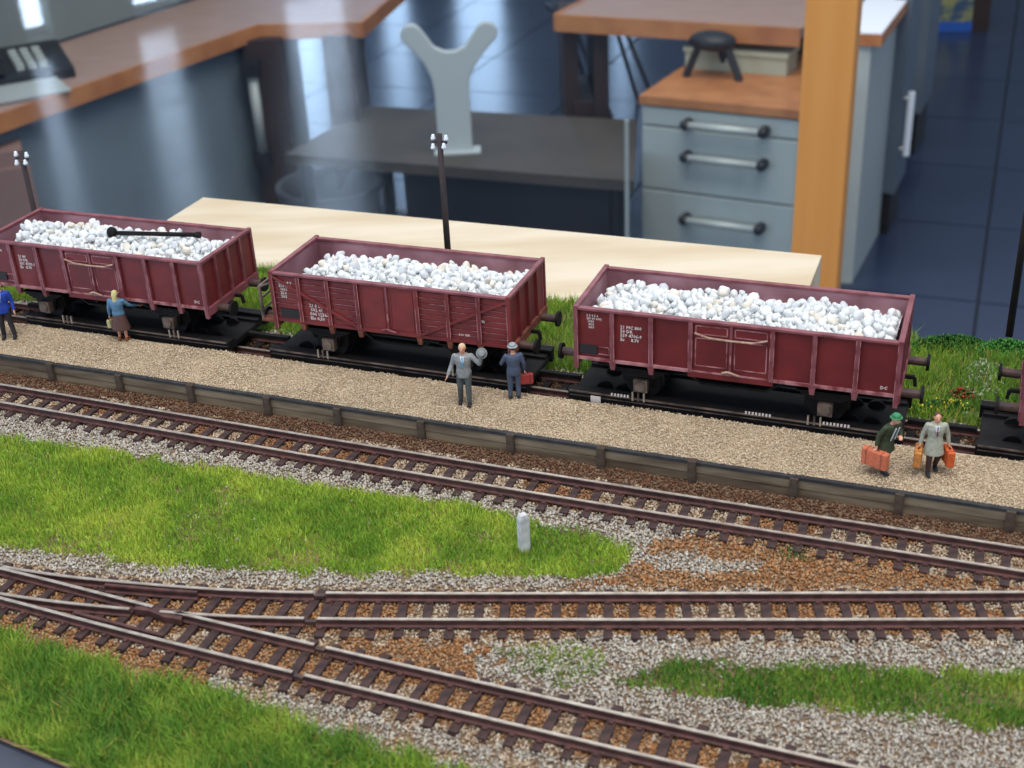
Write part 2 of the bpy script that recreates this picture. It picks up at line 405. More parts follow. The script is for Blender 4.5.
a = dl(.2, .66); c = dl(.72, .66); MB().bar((a[0], a[1], .45), (c[0], c[1], .45), .02, .5).build('back_panel', M['dark'], rd_, u=1)

g1 = rpx(641, 103, .585); g2 = rpx(797, 118, .585)
ang = math.atan2(g2[1] - g1[1], g2[0] - g1[0]); pw = .445
pd = thing('drawer_pedestal', 'pale grey drawer pedestal with wooden top behind the orange post', 'drawers', (g1[0], g1[1], 0), ang, mm=False)
MB().box(0, pw, .02, .55, .04, .582).build('body', M['cabinet'], pd, u=1)
MB().box(-.004, pw + .004, -.006, .56, .584, .607).build('top_board', M['desk_edge'], pd, u=1)
for x in (.05, pw - .05):
    for y in (.07, .5): MB().cyl((x, y, 0), (x, y, .04), .022).build('caster', M['hblack'], pd, u=1)
for z0, z1, hz in ((.527, .578, .545), (.345, .522, .455), (.06, .34, .275)):
    dr = MB().box(.003, pw - .003, 0, .02, z0, z1).build('drawer', M['cabinet'], pd, u=1, bevel=.003)
    hb = MB(); hb.cyl((.145, -.03, hz), (.35, -.03, hz), .0105)
    h_ = hb.build('handle', M['handle'], dr, u=1, smooth=True); tag(h_, 'grey bar handle with black ends')
    e_ = MB()
    for x in (.14, .355): e_.cyl((x, -.001, hz), (x, -.032, hz), .014); e_.ell((x, -.032, hz), (.015, .012, .014))
    e_.build('end_grip', M['hblack'], dr, u=1, smooth=True)
# paper tray behind the pedestal and black chair
tq = rpx(740, 78, .62)
tr = thing('cream_box', 'long cream box behind the top of the drawer pedestal', 'box', (tq[0], tq[1], .6075), ang, mm=False)
M['cream'] = mat('cream_card', (176, 176, 152), rough=.8)
MB().box(-.2, .1, .1, .2, 0, .05).build('box_body', M['cream'], tr, u=1); MB().box(-.205, .105, .095, .205, .05, .062).build('box_lid', M['cream'], tr, u=1)
oq = rpx(704, 60, .62)
oc = thing('desk_tripod', 'black two legged camera stand on top of the drawer pedestal', 'stand', (oq[0], oq[1] - .14, .6075), ang, mm=False)
for q in ((-.07, -.02), (.09, -.02), (.01, .09)):
    MB().cyl((q[0], q[1], .0), (q[0] * .45, q[1] * .4, .1), .011).build('leg', M['hblack'], oc, u=1)
MB().ell((0, 0, .1), (.07, .05, .028)).build('head', M['hblack'], oc, u=1, smooth=True)
# thin legged chair under the long desk
cq = rpx(612, 122, .02)
ch = thing('folding_chair', 'dark folding chair with thin slanting legs under the long desk', 'chair', (cq[0] - .02, cq[1] + .1, 0), .2, mm=False)
for q in ((-.05, -.12), (.15, -.12), (-.05, .2), (.15, .2)):
    MB().cyl((q[0] + .06, q[1], 0), (q[0] - .1, q[1] * .4, .44), .009).build('leg', M['hblack'], ch, u=1)
MB().box(-.2, .14, -.16, .2, .44, .465).build('seat', M['hblack'], ch, u=1, bevel=.01)
MB().box(-.2, .14, .19, .21, .5, .66).build('backrest', M['hblack'], ch, u=1, bevel=.006)

# ---- post and glass
gh = -.38
pq = px(797, 150, -225.0)
po = (pq[0] / 1000, pq[1] / 1000)
pst = thing('wooden_post', 'orange wooden post of the glass front behind the layout', 'post', (po[0], po[1], 0), gh, mm=False)
MB().box(0, .0485, 0, .036, 0, 2.7).build('shaft', M['orange_wood'], pst, u=1, bevel=.002)
MB().box(-.02, .074, -.02, .065, 0, .02).build('foot_plate', M['handle'], pst, u=1)
gm = bpy.data.materials.new('clear_glass'); gm.use_nodes = True; N = gm.node_tree.nodes; L = gm.node_tree.links
N.remove(N['Principled BSDF']); tr_ = N.new('ShaderNodeBsdfTransparent'); tr_.inputs[0].default_value = (.93, .96, .97, 1)
gl_ = N.new('ShaderNodeBsdfGlossy'); gl_.inputs['Roughness'].default_value = .02; lw = N.new('ShaderNodeLayerWeight'); lw.inputs[0].default_value = .5; pwr = N.new('ShaderNodeMath'); pwr.operation = 'POWER'; pwr.inputs[1].default_value = 5; L.new(lw.outputs['Facing'], pwr.inputs[0]); fr = N.new('ShaderNodeMath'); fr.operation = 'MULTIPLY_ADD'; fr.inputs[1].default_value = .95; fr.inputs[2].default_value = .05; L.new(pwr.outputs[0], fr.inputs[0])
mx = N.new('ShaderNodeMixShader'); L.new(fr.outputs[0], mx.inputs[0]); L.new(tr_.outputs[0], mx.inputs[1]); L.new(gl_.outputs[0], mx.inputs[2])
L.new(mx.outputs[0], N['Material Output'].inputs[0])
gp = thing('glass_partition', 'large clear glass pane reaching left from the orange post', 'glass', (po[0], po[1], 0), gh, mm=False)
MB().box(-2.3, -.001, .018, .024, .86, 2.7).build('pane', gm, gp, u=1)
MB().box(-2.3, -.001, .0, .045, .8, .86).build('sill_rail', M['orange_wood'], gp, u=1)
for x in (-2.3, -1.2): MB().box(x, x + .04, .0, .04, 0, .8).build('support_leg', M['orange_wood'], gp, u=1)

# ---- right hand side: white topped counter and grey panels along the aisle
w1 = rpx(858, 33, dz); w2 = rpx(882, 33, dz); w3 = rpx(907, 0, dz)
rc = thing('white_counter', 'grey counter with bright white top right of the orange post', 'counter', (w2[0], w2[1], 0), mm=False)
dd = Vector((w3[0] - w2[0], w3[1] - w2[1])).normalized(); a2 = (dd.x * .75, dd.y * .75)
MB().prism([(0, 0), a2, (a2[0] - .12, a2[1] + .04), (-.1, .04)], dz - .004, dz).build('white_top', M['white'], rc, u=1)
MB().prism([(0, -.003), (a2[0] + .003, a2[1]), (a2[0] - .12, a2[1] + .04), (-.1, .035)], dz - .035, dz - .005).build('edge_strip', M['desk_edge'], rc, u=1)
MB().prism([(-.02, .02), (a2[0] - .02, a2[1]), (a2[0] - .12, a2[1] + .04), (-.1, .04)], .0, dz - .035).build('body', M['cabinet'], rc, u=1)
def aisle(px0, py0, hgt, ln, wd, label, foot, handle=False):
    q = rpx(px0, py0, 0.0)
    t = thing('panel_cabinet', label, 'cabinet', (q[0], q[1], 0), math.atan2(dd.y, dd.x) - PI / 2, mm=False)
    MB().box(-wd, 0, 0, ln, foot, hgt).build('body', M['panelg'], t, u=1)
    MB().box(-wd + .02, -.01, .01, ln - .02, 0, foot).build('plinth', M['dark'], t, u=1)
    if handle: 
        MB().cyl((.02, .03, .26), (.02, .03, .46), .011).build('handle', M['white'], t, u=1)
        b = MB(); b.cyl((0, .03, .28), (.02, .03, .28), .007); b.cyl((0, .03, .44), (.02, .03, .44), .007); b.build('bracket', M['handle'], t, u=1)
    return t
M['panelg'] = mat('blue_grey_panel', (92, 104, 116), (84, 96, 108), 4, .5)
aisle(890, 236, .95, .22, .05, 'blue grey cabinet with dark plinth and white handle beside the aisle', .14, True)
aisle(916, 156, .98, .3, .2, 'farther grey cabinet with dark plinth deeper in the aisle', .16)
bq = rpx(946, 32, 0)
bb = thing('patterned_box', 'blue box with pale yellow pattern on the floor, top right', 'box', (bq[0], bq[1], 0), -.2, mm=False)
M['blue'] = mat('box_blue', (40, 92, 176), rough=.6); M['pat'] = mat('box_pattern', (150, 150, 96), (60, 84, 110), 9, .7, lo=.45, hi=.55)
MB().box(-.12, .12, 0, .22, 0, .05).build('lower_band', M['blue'], bb, u=1); MB().box(-.118, .118, .002, .218, .05, .42).build('printed_side', M['pat'], bb, u=1)
MB().box(.12, .2, 0, .25, 0, .45).build('brown_side', M['brown_panel'], bb, u=1)

# ================================================================== THE LAYOUT (millimetres, z 0 = rail tops)
H_ = -.387                                            # heading of the wagon track
def Rline(x): return 348.4 - .4076 * (x - 17.6)
GZ = -3.4
# baseboard
e0 = px(0, 745, -5); e1 = px(60, 770, -5); sl = (e1[1] - e0[1]) / (e1[0] - e0[0])
fl_ = lambda x: e0[1] + sl * (x - e0[0])
back = lambda x: 371.5 - .41 * (x - 126)
lb = thing('layout_base', 'model railway baseboard with earth covered top and grey edge frame', 'model base', (0, 300, GZ - 12))
xs = np.linspace(-230, 240, 95); V = []; F = []
NY = 60
for i, x in enumerate(xs):
    y0 = max(fl_(x), 120) if x < 40 else 120; y0 = fl_(x) if x < 60 else fl_(60); y1 = back(x)
    for j in range(NY + 1):
        y = y0 + (y1 - y0) * j / NY
        V.append((x, y - 300, 12 + .35 * (float(vn(x, y, 6)) - .5) + (.9 * float(vn(x, y, 20)))*(1 if y > Rline(x) + 16 else 0)))
for i in range(len(xs) - 1):
    for j in range(NY): a = i * (NY + 1) + j; F.append((a, a + NY + 1, a + NY + 2, a + 1))
g_ = MB(); g_.add(V, F); g_.build('earth_surface', M['soil'], lb, smooth=True)
b = MB(); P0 = [(-230, fl_(-230) - 300), (60, fl_(60) - 300), (240, fl_(60) - 300), (240, back(240) - 300), (-230, back(-230) - 300)]
b.prism(P0, -8, 11); b.build('board', M['frame'], lb)
b = MB(); b.prism([(-230, fl_(-230) - 300 - 14), (60, fl_(60) - 300 - 14), (60, fl_(60) - 300 - .2), (-230, fl_(-230) - 300 - .2)], -8, 11); b.build('edge_frame', M['frame'], lb)
for sx in (-170, 150):
    for sy in (-50, 10): MB().box(sx - 20, sx + 20, sy - 20, sy + 20, -(BASE * 1000 + GZ - 12), -8).build('trestle_leg', M['orange_wood'], lb)

# pale plywood board behind the layout
A_ = px(203, 197, -4); B_ = px(822, 255, -4); Cc = px(163, 222, -4)
n_ = Vector((Cc[0] - A_[0], Cc[1] - A_[1])).normalized()
bd = thing('plywood_board', 'pale birch plywood board lying behind the wagons', 'board', (A_[0], A_[1], -16))
D1 = Vector((B_[0] - A_[0], B_[1] - A_[1]))
def edge(p):  # run down to the grass edge
    t = 0
    while p[1] + n_.y * t > back(p[0] + n_.x * t) + 1.0: t += .5
    return (p[0] + n_.x * t - A_[0], p[1] + n_.y * t - A_[1])
MB().prism([(0, 0), (D1.x, D1.y), edge(B_), edge(A_)], 0, 12).build('board_panel', M['board'], bd, bevel=.4)
for p_ in ((D1.x * .1 + n_.x * 40, D1.y * .1 + n_.y * 40), (D1.x * .9 + n_.x * 40, D1.y * .9 + n_.y * 40)):
    MB().box(p_[0] - 15, p_[0] + 15, p_[1] - 15, p_[1] + 15, -(BASE * 1000 - 16), 0).build('support_leg', M['orange_wood'], bd)

# ---------------------------------------------------------------- tracks
def smooth_path(pts, step=1.5):
    pts = np.array(pts, float); t = np.r_[0, np.cumsum(np.linalg.norm(np.diff(pts, axis=0), axis=1))]
    m = np.gradient(pts, t, axis=0); out = []
    for s in np.arange(0, t[-1], step):
        i = min(np.searchsorted(t, s, 'right') - 1, len(t) - 2); h = t[i + 1] - t[i]; u = (s - t[i]) / h
        out.append((2 * u**3 - 3 * u**2 + 1) * pts[i] + (u**3 - 2 * u**2 + u) * h * m[i] + (-2 * u**3 + 3 * u**2) * pts[i + 1] + (u**3 - u**2) * h * m[i + 1])
    P = np.array(out)
    for _ in range(6): P[1:-1] = (P[:-2] + 2 * P[1:-1] + P[2:]) / 4
    d = np.gradient(P, axis=0); d /= np.linalg.norm(d, axis=1)[:, None]
    return P, np.stack([-d[:, 1], d[:, 0]], 1)
RP = [(-.8, -2.1), (.8, -2.1), (.8, -1.85), (.22, -1.6), (.22, -.75), (.42, -.6), (.42, -.18), (-.42, -.18), (-.42, -.6), (-.22, -.75), (-.22, -1.6), (-.8, -1.85)]
HP = [(-.42, -.18), (.42, -.18), (.33, 0), (-.33, 0)]
G2 = 4.85
def rail(P, Nn, off, root, org, i0=0, i1=None, top='rail_top'):
    i1 = i1 or len(P)
    if not hasattr(off, '__len__'): off = np.full(len(P), off)
    path = [(P[i][0] + Nn[i][0] * off[i] - org[0], P[i][1] + Nn[i][1] * off[i] - org[1], 0) for i in range(i0, i1)]
    nr = [tuple(Nn[i]) for i in range(i0, i1)]
    b = MB(); b.sweep(path[::2] + [path[-1]], RP, nr[::2] + [nr[-1]])
    r = b.build('rail', M['rail_side'], root)
    b = MB(); b.sweep(path[::2] + [path[-1]], HP, nr[::2] + [nr[-1]])
    b.build('rail_head', M[top], r)
    return r
SL = [MB().box(-1.05, 1.05, -8.7 - k * .15, 8.7 + .2 * k, -3.6, -2.1).mesh('sleeper', .001, M['sleeper']) for k in range(3)]
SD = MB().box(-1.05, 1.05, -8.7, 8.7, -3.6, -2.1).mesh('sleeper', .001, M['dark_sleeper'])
def sleepers(P, Nn, root, org, s0=0, s1=1e9, sp=6.0, mesh=None):
    d = np.r_[0, np.cumsum(np.linalg.norm(np.diff(P, axis=0), axis=1))]; fast = MB(); k = 0
    s = s0
    while s < min(s1, d[-1]):
        x = np.interp(s, d, P[:, 0]); y = np.interp(s, d, P[:, 1]); nx = np.interp(s, d, Nn[:, 0]); ny = np.interp(s, d, Nn[:, 1])
        a = math.atan2(-nx, ny) + random.uniform(-.025, .025)
        ox = random.uniform(-.3, .3)
        place('sleeper', mesh or SL[k % 3], root, (x + nx * ox - org[0], y + ny * ox - org[1], random.uniform(-.08, 0)), (0, 0, a)); k += 1
        t = Vector((ny, -nx))
        for o_ in (-G2, G2):
            for q in (-1.25, 1.25):
                c = Vector((x + nx * (o_ + q), y + ny * (o_ + q))) - Vector(org)
                fast.bar((c.x - t.x * .55, c.y - t.y * .55, -1.85), (c.x + t.x * .55, c.y + t.y * .55, -1.85), .9, .5)
        s += sp
    f = fast.build('rail_chair', M['rail_side'], root); tag(f, kind='stuff')
TRK = {}
def track(key, pts, label, s0=0, mesh=None, group=None):
    P, Nn = smooth_path(pts); org = tuple(P[len(P) // 2]); TRK[key] = (P, Nn)
    t = thing('railway_track', label, 'railway track', (org[0], org[1], 0), group=group)
    for o_ in (-G2, G2): rail(P, Nn, o_, t, org)
    sleepers(P, Nn, t, org, s0, mesh=mesh)
    return t
F_pts = [(-215, 300), (-190, 288.5), (-160, 275.2), (-120, 257.6), (-90, 244.0), (-50, 226.8), (10, 201.8), (50, 185.2), (110, 160), (150, 143)]
S_pts = [(-150, 270.8), (-128, 262.2), (-112, 257.2), (-96.3, 253.4), (-80.5, 250.0), (-65, 247.3), (-52, 245.6), (-21.7, 242.6), (8.6, 240.0), (70, 234.9), (113.5, 231.5), (150, 228.6), (185, 226)]
T_pts = [(-235, 393), (-200, 378.6), (-160, 362.3), (-75, 326.6), (-21, 304.2), (60, 271.6), (118, 248.7), (190, 220)]
R_pts = [(-240, Rline(-240)), (-100, Rline(-100)), (20, Rline(20)), (120, Rline(120)), (230, Rline(230))]
track('T', T_pts, 'single brown railway track running along the front of the platform')
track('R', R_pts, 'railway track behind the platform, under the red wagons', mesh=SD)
FP, FN = smooth_path(F_pts); SP, SN = smooth_path(S_pts); TRK['F'] = (FP, FN); TRK['S'] = (SP, SN)
def cut(P, x): return int(np.argmin(abs(P[:, 0] - x)))
fi, si = cut(FP, -48), cut(SP, -48)
for P, Nn, i, lab in ((FP, FN, fi, 'railway track slanting down to the bottom edge, front most'), (SP, SN, si, 'railway track running level to the right from the turnout')):
    org = tuple(P[(i + len(P)) // 2]); t = thing('railway_track', lab, 'railway track', (org[0], org[1], 0))
    for o_ in (-G2, G2): rail(P, Nn, o_, t, org, i + 1)
    d = np.r_[0, np.cumsum(np.linalg.norm(np.diff(P, axis=0), axis=1))]
    sleepers(P, Nn, t, org, d[i] + 2.2)
# turnout
org = (-110, 256); tu = thing('turnout', 'railway turnout where two tracks join at the left', 'railway switch', (org[0], org[1], 0))
rail(SP, SN, G2, tu, org, cut(SP, -131), si)                                   # curved outer stock rail
rail(FP, FN, -G2, tu, org, 0, fi)                                             # straight outer stock rail
iF = cut(FP, -88); iF2 = cut(FP, -84)
rail(FP, FN, G2, tu, org, 0, iF); rail(FP, FN, G2, tu, org, iF2, fi)           # straight inner rail, broken at the crossing
iS = cut(SP, -90); iS2 = cut(SP, -84)
rail(SP, SN, -G2, tu, org, cut(SP, -136), iS); rail(SP, SN, -G2, tu, org, iS2, si)
b = MB(); fx, fy = -86.5 - org[0], 247.4 - org[1]
b.prism([(fx - 5, fy + 1.7), (fx + 7, fy - 1.0), (fx + 7, fy - 4.6), (fx + 3, fy - 3.4), (fx - 1, fy - .8), (fx - 5, fy + .3)], -2.1, -.45)
tag(b.build('frog', M['rail_side'], tu), 'brown crossing frog casting')
# check rails
ia, ib = cut(SP, -101), cut(SP, -77); rail(SP, SN, G2 - 1.6, tu, org, ia, ib, 'rail_side')
ia, ib = cut(FP, -104), cut(FP, -80); rail(FP, FN, -G2 + 1.6, tu, org, ia, ib, 'rail_side')
# turnout timbers
s = 0; dF = np.r_[0, np.cumsum(np.linalg.norm(np.diff(FP, axis=0), axis=1))]; chm = MB()
while s < dF[fi] - 1:
    x = np.interp(s, dF, FP[:, 0]); y = np.interp(s, dF, FP[:, 1])
    k = min(1, max(0, (x + 150) / 100.)); ang = -.44 + .13 * k; n = Vector((-math.sin(ang), math.cos(ang)))
    # distance from F centre to S centre measured along n
    j = int(np.argmin(abs((SP[:, 0] - x) * n.y - (SP[:, 1] - y) * n.x)))
    gap = (SP[j, 0] - x) * n.x + (SP[j, 1] - y) * n.y if x > -150 else 0
    a, c = Vector((x, y)) - n * 8.9, Vector((x, y)) + n * (max(gap, 0) + 8.9)
    if gap < 16.8: segs = [(a, c)]
    else: segs = [(a, Vector((x, y)) + n * 8.6), (Vector((x, y)) + n * (gap - 8.6 + max(0, 17.6-gap)), c)]
    for p, q in segs:
        MB().bar((p.x - org[0], p.y - org[1], -2.85), (q.x - org[0], q.y - org[1], -2.85), 2.1, 1.5).build('timber', M['sleeper'], tu)
    s += 6.0
for P, Nn, off in ((FP, FN, -G2), (SP, SN, G2)):
    for s in range(0, si if P is SP else fi, 4):
        c = P[s] + Nn[s] * off - np.array(org)
        for q in (-1.25, 1.25):
            e = c + Nn[s] * q; t = Vector((Nn[s][1], -Nn[s][0]))
            chm.bar((e[0] - t.x * .5, e[1] - t.y * .5, -1.85), (e[0] + t.x * .5, e[1] + t.y * .5, -1.85), .9, .5)
tag(chm.build('rail_chair', M['rail_side'], tu), kind='stuff')
# joint fishplates
for P, Nn, i in ((FP, FN, fi), (SP, SN, si)):
    for o_ in (-G2, G2):
        c = P[i] + Nn[i] * o_ - np.array(org); t = Vector((Nn[i][1], -Nn[i][0]))
        MB().bar((c[0] - t.x * 1.2, c[1] - t.y * 1.2, -1.25), (c[0] + t.x * 1.2, c[1] + t.y * 1.2, -1.25), 1.05, .9).build('fishplate', M['buffer'], tu)

# ---------------------------------------------------------------- loose ground covers
def dist_track(x, y, key):
    P, _ = TRK[key]; Q = P[::4]; o = np.full(len(x), 1e9)
    for i in range(0, len(Q)):
        o = np.minimum(o, (x - Q[i, 0])**2 + (y - Q[i, 1])**2)
    return np.sqrt(o)
OCT = np.array([(1, 0, 0), (-1, 0, 0), (0, 1, 0), (0, -1, 0), (0, 0, 1), (0, 0, -1)], float)
OCF = np.array([(0, 2, 4), (2, 1, 4), (1, 3, 4), (3, 0, 4), (2, 0, 5), (1, 2, 5), (3, 1, 5), (0, 3, 5)])
TET = np.array([(1, 0, -.6), (-.5, .87, -.6), (-.5, -.87, -.6), (0, 0, .9)]); TEF = np.array([(0, 1, 3), (1, 2, 3), (2, 0, 3), (0, 2, 1)])
def grains(name, label, cat, x, y, z, size, cols, m=None, shape='o'):
    n = len(x); B, Fc = (OCT, OCF) if shape == 'o' else (TET, TEF); k = len(B)
    r = size * (.6 + .8 * rng.random((n, 1, 1))); V = B[None] * r * (.65 + .7 * rng.random((n, k, 1)))
    a = rng.random(n) * 6.283; ca_, sa_ = np.cos(a), np.sin(a); t = rng.normal(0, .5, n); ct, st = np.cos(t), np.sin(t)
    X = V[:, :, 0].copy(); Y = V[:, :, 1].copy(); Z = V[:, :, 2].copy()
    Y, Z = Y * ct[:, None] - Z * st[:, None], Y * st[:, None] + Z * ct[:, None]
    X, Y = X * ca_[:, None] - Y * sa_[:, None], X * sa_[:, None] + Y * ca_[:, None]
    V = np.stack([X + x[:, None], Y + y[:, None], Z + z[:, None]], 2).reshape(-1, 3)
    F = (Fc[None] + (np.arange(n) * k)[:, None, None]).reshape(-1, 3)
    loc = (float(x.mean()), float(y.mean()), GZ)
    o = npmesh(name, V, F, m or M['grain'], np.repeat(cols, k, axis=0), loc)
    return tag(o, label, cat, kind='stuff')
def scatter(x0, x1, y0, y1, dens):
    n = int((x1 - x0) * (y1 - y0) * dens); return x0 + rng.random(n) * (x1 - x0), y0 + rng.random(n) * (y1 - y0)
def poly(*pts, z=-3.0): return [px(a, b, z) for a, b in pts]
def jit(x, y, s=7, a=5): return x + (vn(x, y, s) - .5) * a, y + (vn(y, x, s) - .5) * a
G1 = poly((-60, 428), (0, 436), (120, 452), (250, 474), (400, 496), (480, 508), (560, 530), (634, 546), (628, 562), (585, 577), (450, 574), (300, 572), (200, 570), (150, 566), (60, 555), (0, 548), (-60, 538))
G2p = poly((-60, 612), (0, 632), (80, 655), (200, 690), (330, 732), (450, 768), (560, 800), (560, 860), (-60, 860), (-60, 722))
G3 = poly((612, 684), (640, 668), (700, 660), (830, 667), (1100, 674), (1100, 745), (1024, 731), (900, 716), (800, 706), (700, 700))
PL_near = lambda x: 315.0 - .411 * (x + 0.9)          # platform front edge on plan
PL_far = lambda x: 340.2 - .405 * (x - 0)             # platform edge beside the wagons
pal = dict(tan=[(176, 154, 128), (158, 136, 112), (190, 172, 146), (146, 118, 92), (204, 190, 170)],
           rust=[(150, 104, 68), (134, 90, 60), (164, 118, 80), (122, 84, 60), (160, 130, 100)],
           drust=[(106, 74, 54), (90, 62, 48), (120, 86, 62), (78, 58, 46), (130, 106, 86)],
           pale=[(184, 176, 162), (162, 156, 146), (202, 196, 184), (140, 132, 120), (178, 166, 146)],
           orange=[(164, 116, 74), (148, 102, 64), (176, 132, 90), (132, 92, 60), (178, 150, 118)])
def pick(keys):
    n = len(keys); out = np.zeros((n, 3)); idx = rng.integers(0, 5, n)
    for k in pal:
        s_ = keys == k; out[s_] = lin(pal[k])[idx[s_]]
    return out * (.86 + .28 * rng.random((n, 1)))
x, y = scatter(-215, 215, 165, 410, 4.0)
# keep inside what the photograph shows
jx, jy = jit(x, y, 5, 4); jx = jx + rng.normal(0, .9, len(x)); jy = jy + rng.normal(0, .9, len(x))
keep = (y < PL_near(x) - .5) & (y > fl_(np.minimum(x, 60)) + 1) & (abs(x) < 60 + y * .5)
g1 = inpoly(jx, jy, G1); g2 = inpoly(jx, jy, G2p); g3 = inpoly(jx, jy, G3)
thin = (g1 | g2 | g3) & (rng.random(len(x)) > .01)
keep &= ~thin
x, y, jx, jy = x[keep], y[keep], jx[keep], jy[keep]
dT, dF_, dS = dist_track(x, y, 'T'), dist_track(x, y, 'F'), dist_track(x, y, 'S')
Tc = np.interp(x, TRK['T'][0][:, 0], TRK['T'][0][:, 1]); Fc_ = np.interp(x, FP[:, 0], FP[:, 1]); Sc = np.interp(x, SP[:, 0], SP[:, 1])
nA, nB = vn(x, y, 9), vn(x, y, 4)
key = np.full(len(x), 'tan', dtype='<U6')
key[(dT < 6) & (nA > .62)] = 'rust'
key[(dF_ < 7) | (dS < 7)] = 'tan'
key[((dF_ < 7) | (dS < 7)) & (nA * .6 + nB * .4 > .42)] = 'orange'
key[(y > Tc + 7)] = 'drust'
key[(y > Tc + 7) & (y < Tc + 12) & (nB > .7)] = 'tan'
between = (y < Tc - 6.5) & (y > Sc + 7)
key[between] = 'pale'
# rusty earth triangle between the tracks on the right
RZ = poly((655, 540), (720, 535), (800, 545), (1024, 585), (1024, 590), (640, 588), (560, 586), (620, 570), (650, 558))
rz_ = inpoly(jx, jy, RZ); key[rz_] = 'orange'
RZ2 = poly((645, 556), (690, 553), (760, 562), (740, 572), (660, 572)); key[inpoly(jx, jy, RZ2)] = 'pale'
key[between & ~rz_ & (y < Sc + 11) & (nB > .35)] = 'tan'
key[(y < Sc - 8) & (y > Fc_ + 7) & (x + (nB - .5) * 30 < -12)] = 'orange'
key[(y < Sc - 7) & (y > Fc_ + 7) & (x + (nB - .5) * 30 >= -12)] = 'pale'
key[(y < Sc - 7) & (y > Sc - 11) & (nB > .5)] = 'tan'
key[(y < Fc_ - 7)] = 'tan'
key[(y < Fc_ - 7) & (x < -70)] = 'orange'
key[(y < Fc_ - 9) & (x > -70) & (nB > .35)] = 'pale'
cols = pick(key)
gz = GZ + .15 + .35 * vn(x, y, 6) + .2 * rng.random(len(x))
zone = np.where(y > (Tc + Sc) / 2, 0, np.where(key == 'pale', 1, 2))
for zi, (lab, ct) in enumerate((('brown and grey gravel bed around the platform side track', 'gravel'), ('pale grey gravel strewn between the front tracks and grass', 'gravel'), ('orange brown ballast around the turnout and front tracks', 'ballast'))):
    s_ = zone == zi; grains('ballast_bed', lab, ct, x[s_], y[s_], gz[s_], .34, cols[s_])

# far ballast and soil beside the wagon track
x, y = scatter(-215, 190, 250, 470, .9)
keep = (y > PL_far(x) + .5) & (y < Rline(x) + 22)
x, y = x[keep], y[keep]; key = np.where(vn(x, y, 5) > .55, 'tan', 'drust').astype('<U6'); key[y > Rline(x) + 11] = 'pale'
grains('ballast_bed', 'dark brown ballast under the wagon track behind the platform', 'ballast', x, y, GZ + .3 + .3 * rng.random(len(x)), .55, pick(key))

# platform
pf = thing('station_platform', 'sand coloured gravel platform with weathered plank front', 'platform', (0, 325, GZ))
XS = np.linspace(-230, 235, 60); b = MB()
b.prism([(x, PL_near(x) - 325 + 1.2) for x in (-230, 235)] + [(x, PL_far(x) - 325) for x in (235, -230)], 0, 6.1)
M['sand'] = mat('sand_fill', (196, 178, 150), (182, 162, 134), 900, .95, bump=.8, bscale=2200)
b.build('platform_fill', M['sand'], pf)
x, y = scatter(-228, 228, 225, 430, 6.0)
keep = (y > PL_near(x) + .9) & (y < PL_far(x) - .2 + (vn(x, y, 5) - .5) * 1.2) & (abs(x) < 75 + y * .5); x, y = x[keep], y[keep]
pc = lin([(214, 196, 168), (198, 178, 148), (222, 208, 184), (184, 164, 136), (206, 184, 152), (176, 154, 128)])[rng.integers(0, 6, len(x))] * (.82 + .36 * rng.random((len(x), 1)))
V_, = [None]
o = grains('platform_gravel', 'fine sandy gravel covering the platform', 'gravel', x, y, GZ + 6.15 + .15 * rng.random(len(x)) + .3 * vn(x, y, 8), .27, pc, shape='t')
o['label'] = None; del o['label']; del o['category']; o.parent = pf; o.location = (o.location.x, o.location.y - .325, 0.0)
# plank front
ppx = [-25, 51, 120, 192, 267, 338, 422, 512, 601, 693, 795, 900, 1012, 1130]
pxs = []
for a in ppx:
    # find x along the front edge whose top projects near that column
    best = min(np.linspace(-230, 235, 931), key=lambda q: abs(px_inv(q, PL_near(q), 3)[0] - a)) if False else None
def proj(X, Y, Z):
    d = (X, Y, Z - CAMH); c, s = math.cos(PITCH), math.sin(PITCH)
    zz = d[1] * c - d[2] * s; yy = d[1] * s + d[2] * c; u = FPX * d[0] / zz; v = -FPX * yy / zz; cr, sr = math.cos(ROLL), math.sin(ROLL)
    return 512 + u * cr - v * sr, 384 + u * sr + v * cr
for a in ppx:
    pxs.append(min(np.linspace(-230, 235, 931), key=lambda q: abs(proj(q, PL_near(q), 2)[0] - a)))
pxs = [pxs[0] - 28] + pxs
ah = math.atan(-.411)
for i, a in enumerate(pxs):
    y = PL_near(a) - 325
    c, s_ = math.cos(ah), math.sin(ah)
    q = MB(); q.box(-1.1, 1.1, -1.3, .9, 0, 6.5 + random.uniform(-.3, .2)).build('edge_post', M['post_wood'], pf).location = (a / 1000, y / 1000, 0)
    q = pf.children[-1] if False else None
for o in pf.children:
    if o.name.startswith('edge_post'): o.rotation_euler = (0, 0, ah)
for i in range(len(pxs) - 1):
    a, c = pxs[i] + .9, pxs[i + 1] - .9
    pa = lambda x, dy: (x, PL_near(x) - 325 + dy)
    for z0, z1, dy in ((.2, 2.95, .35), (3.1, 5.6, .15)):
        dz_ = random.uniform(-.15, .15)
        p, q = pa(a, dy + dz_ * .6), pa(c, dy + dz_)
        MB().bar((p[0], p[1], (z0 + z1) / 2), (q[0], q[1], (z0 + z1) / 2 + dz_ * .5), .7, z1 - z0 + .0).build('plank', M['plank'], pf)
    p, q = pa(a - .9, .3), pa(c + .9, .3)
    MB().bar((p[0], p[1], 6.0 + random.uniform(-.1, .1)), (q[0], q[1], 6.0 + random.uniform(-.1, .1)), 1.5, .85).build('edge_beam', M['cap'], pf)

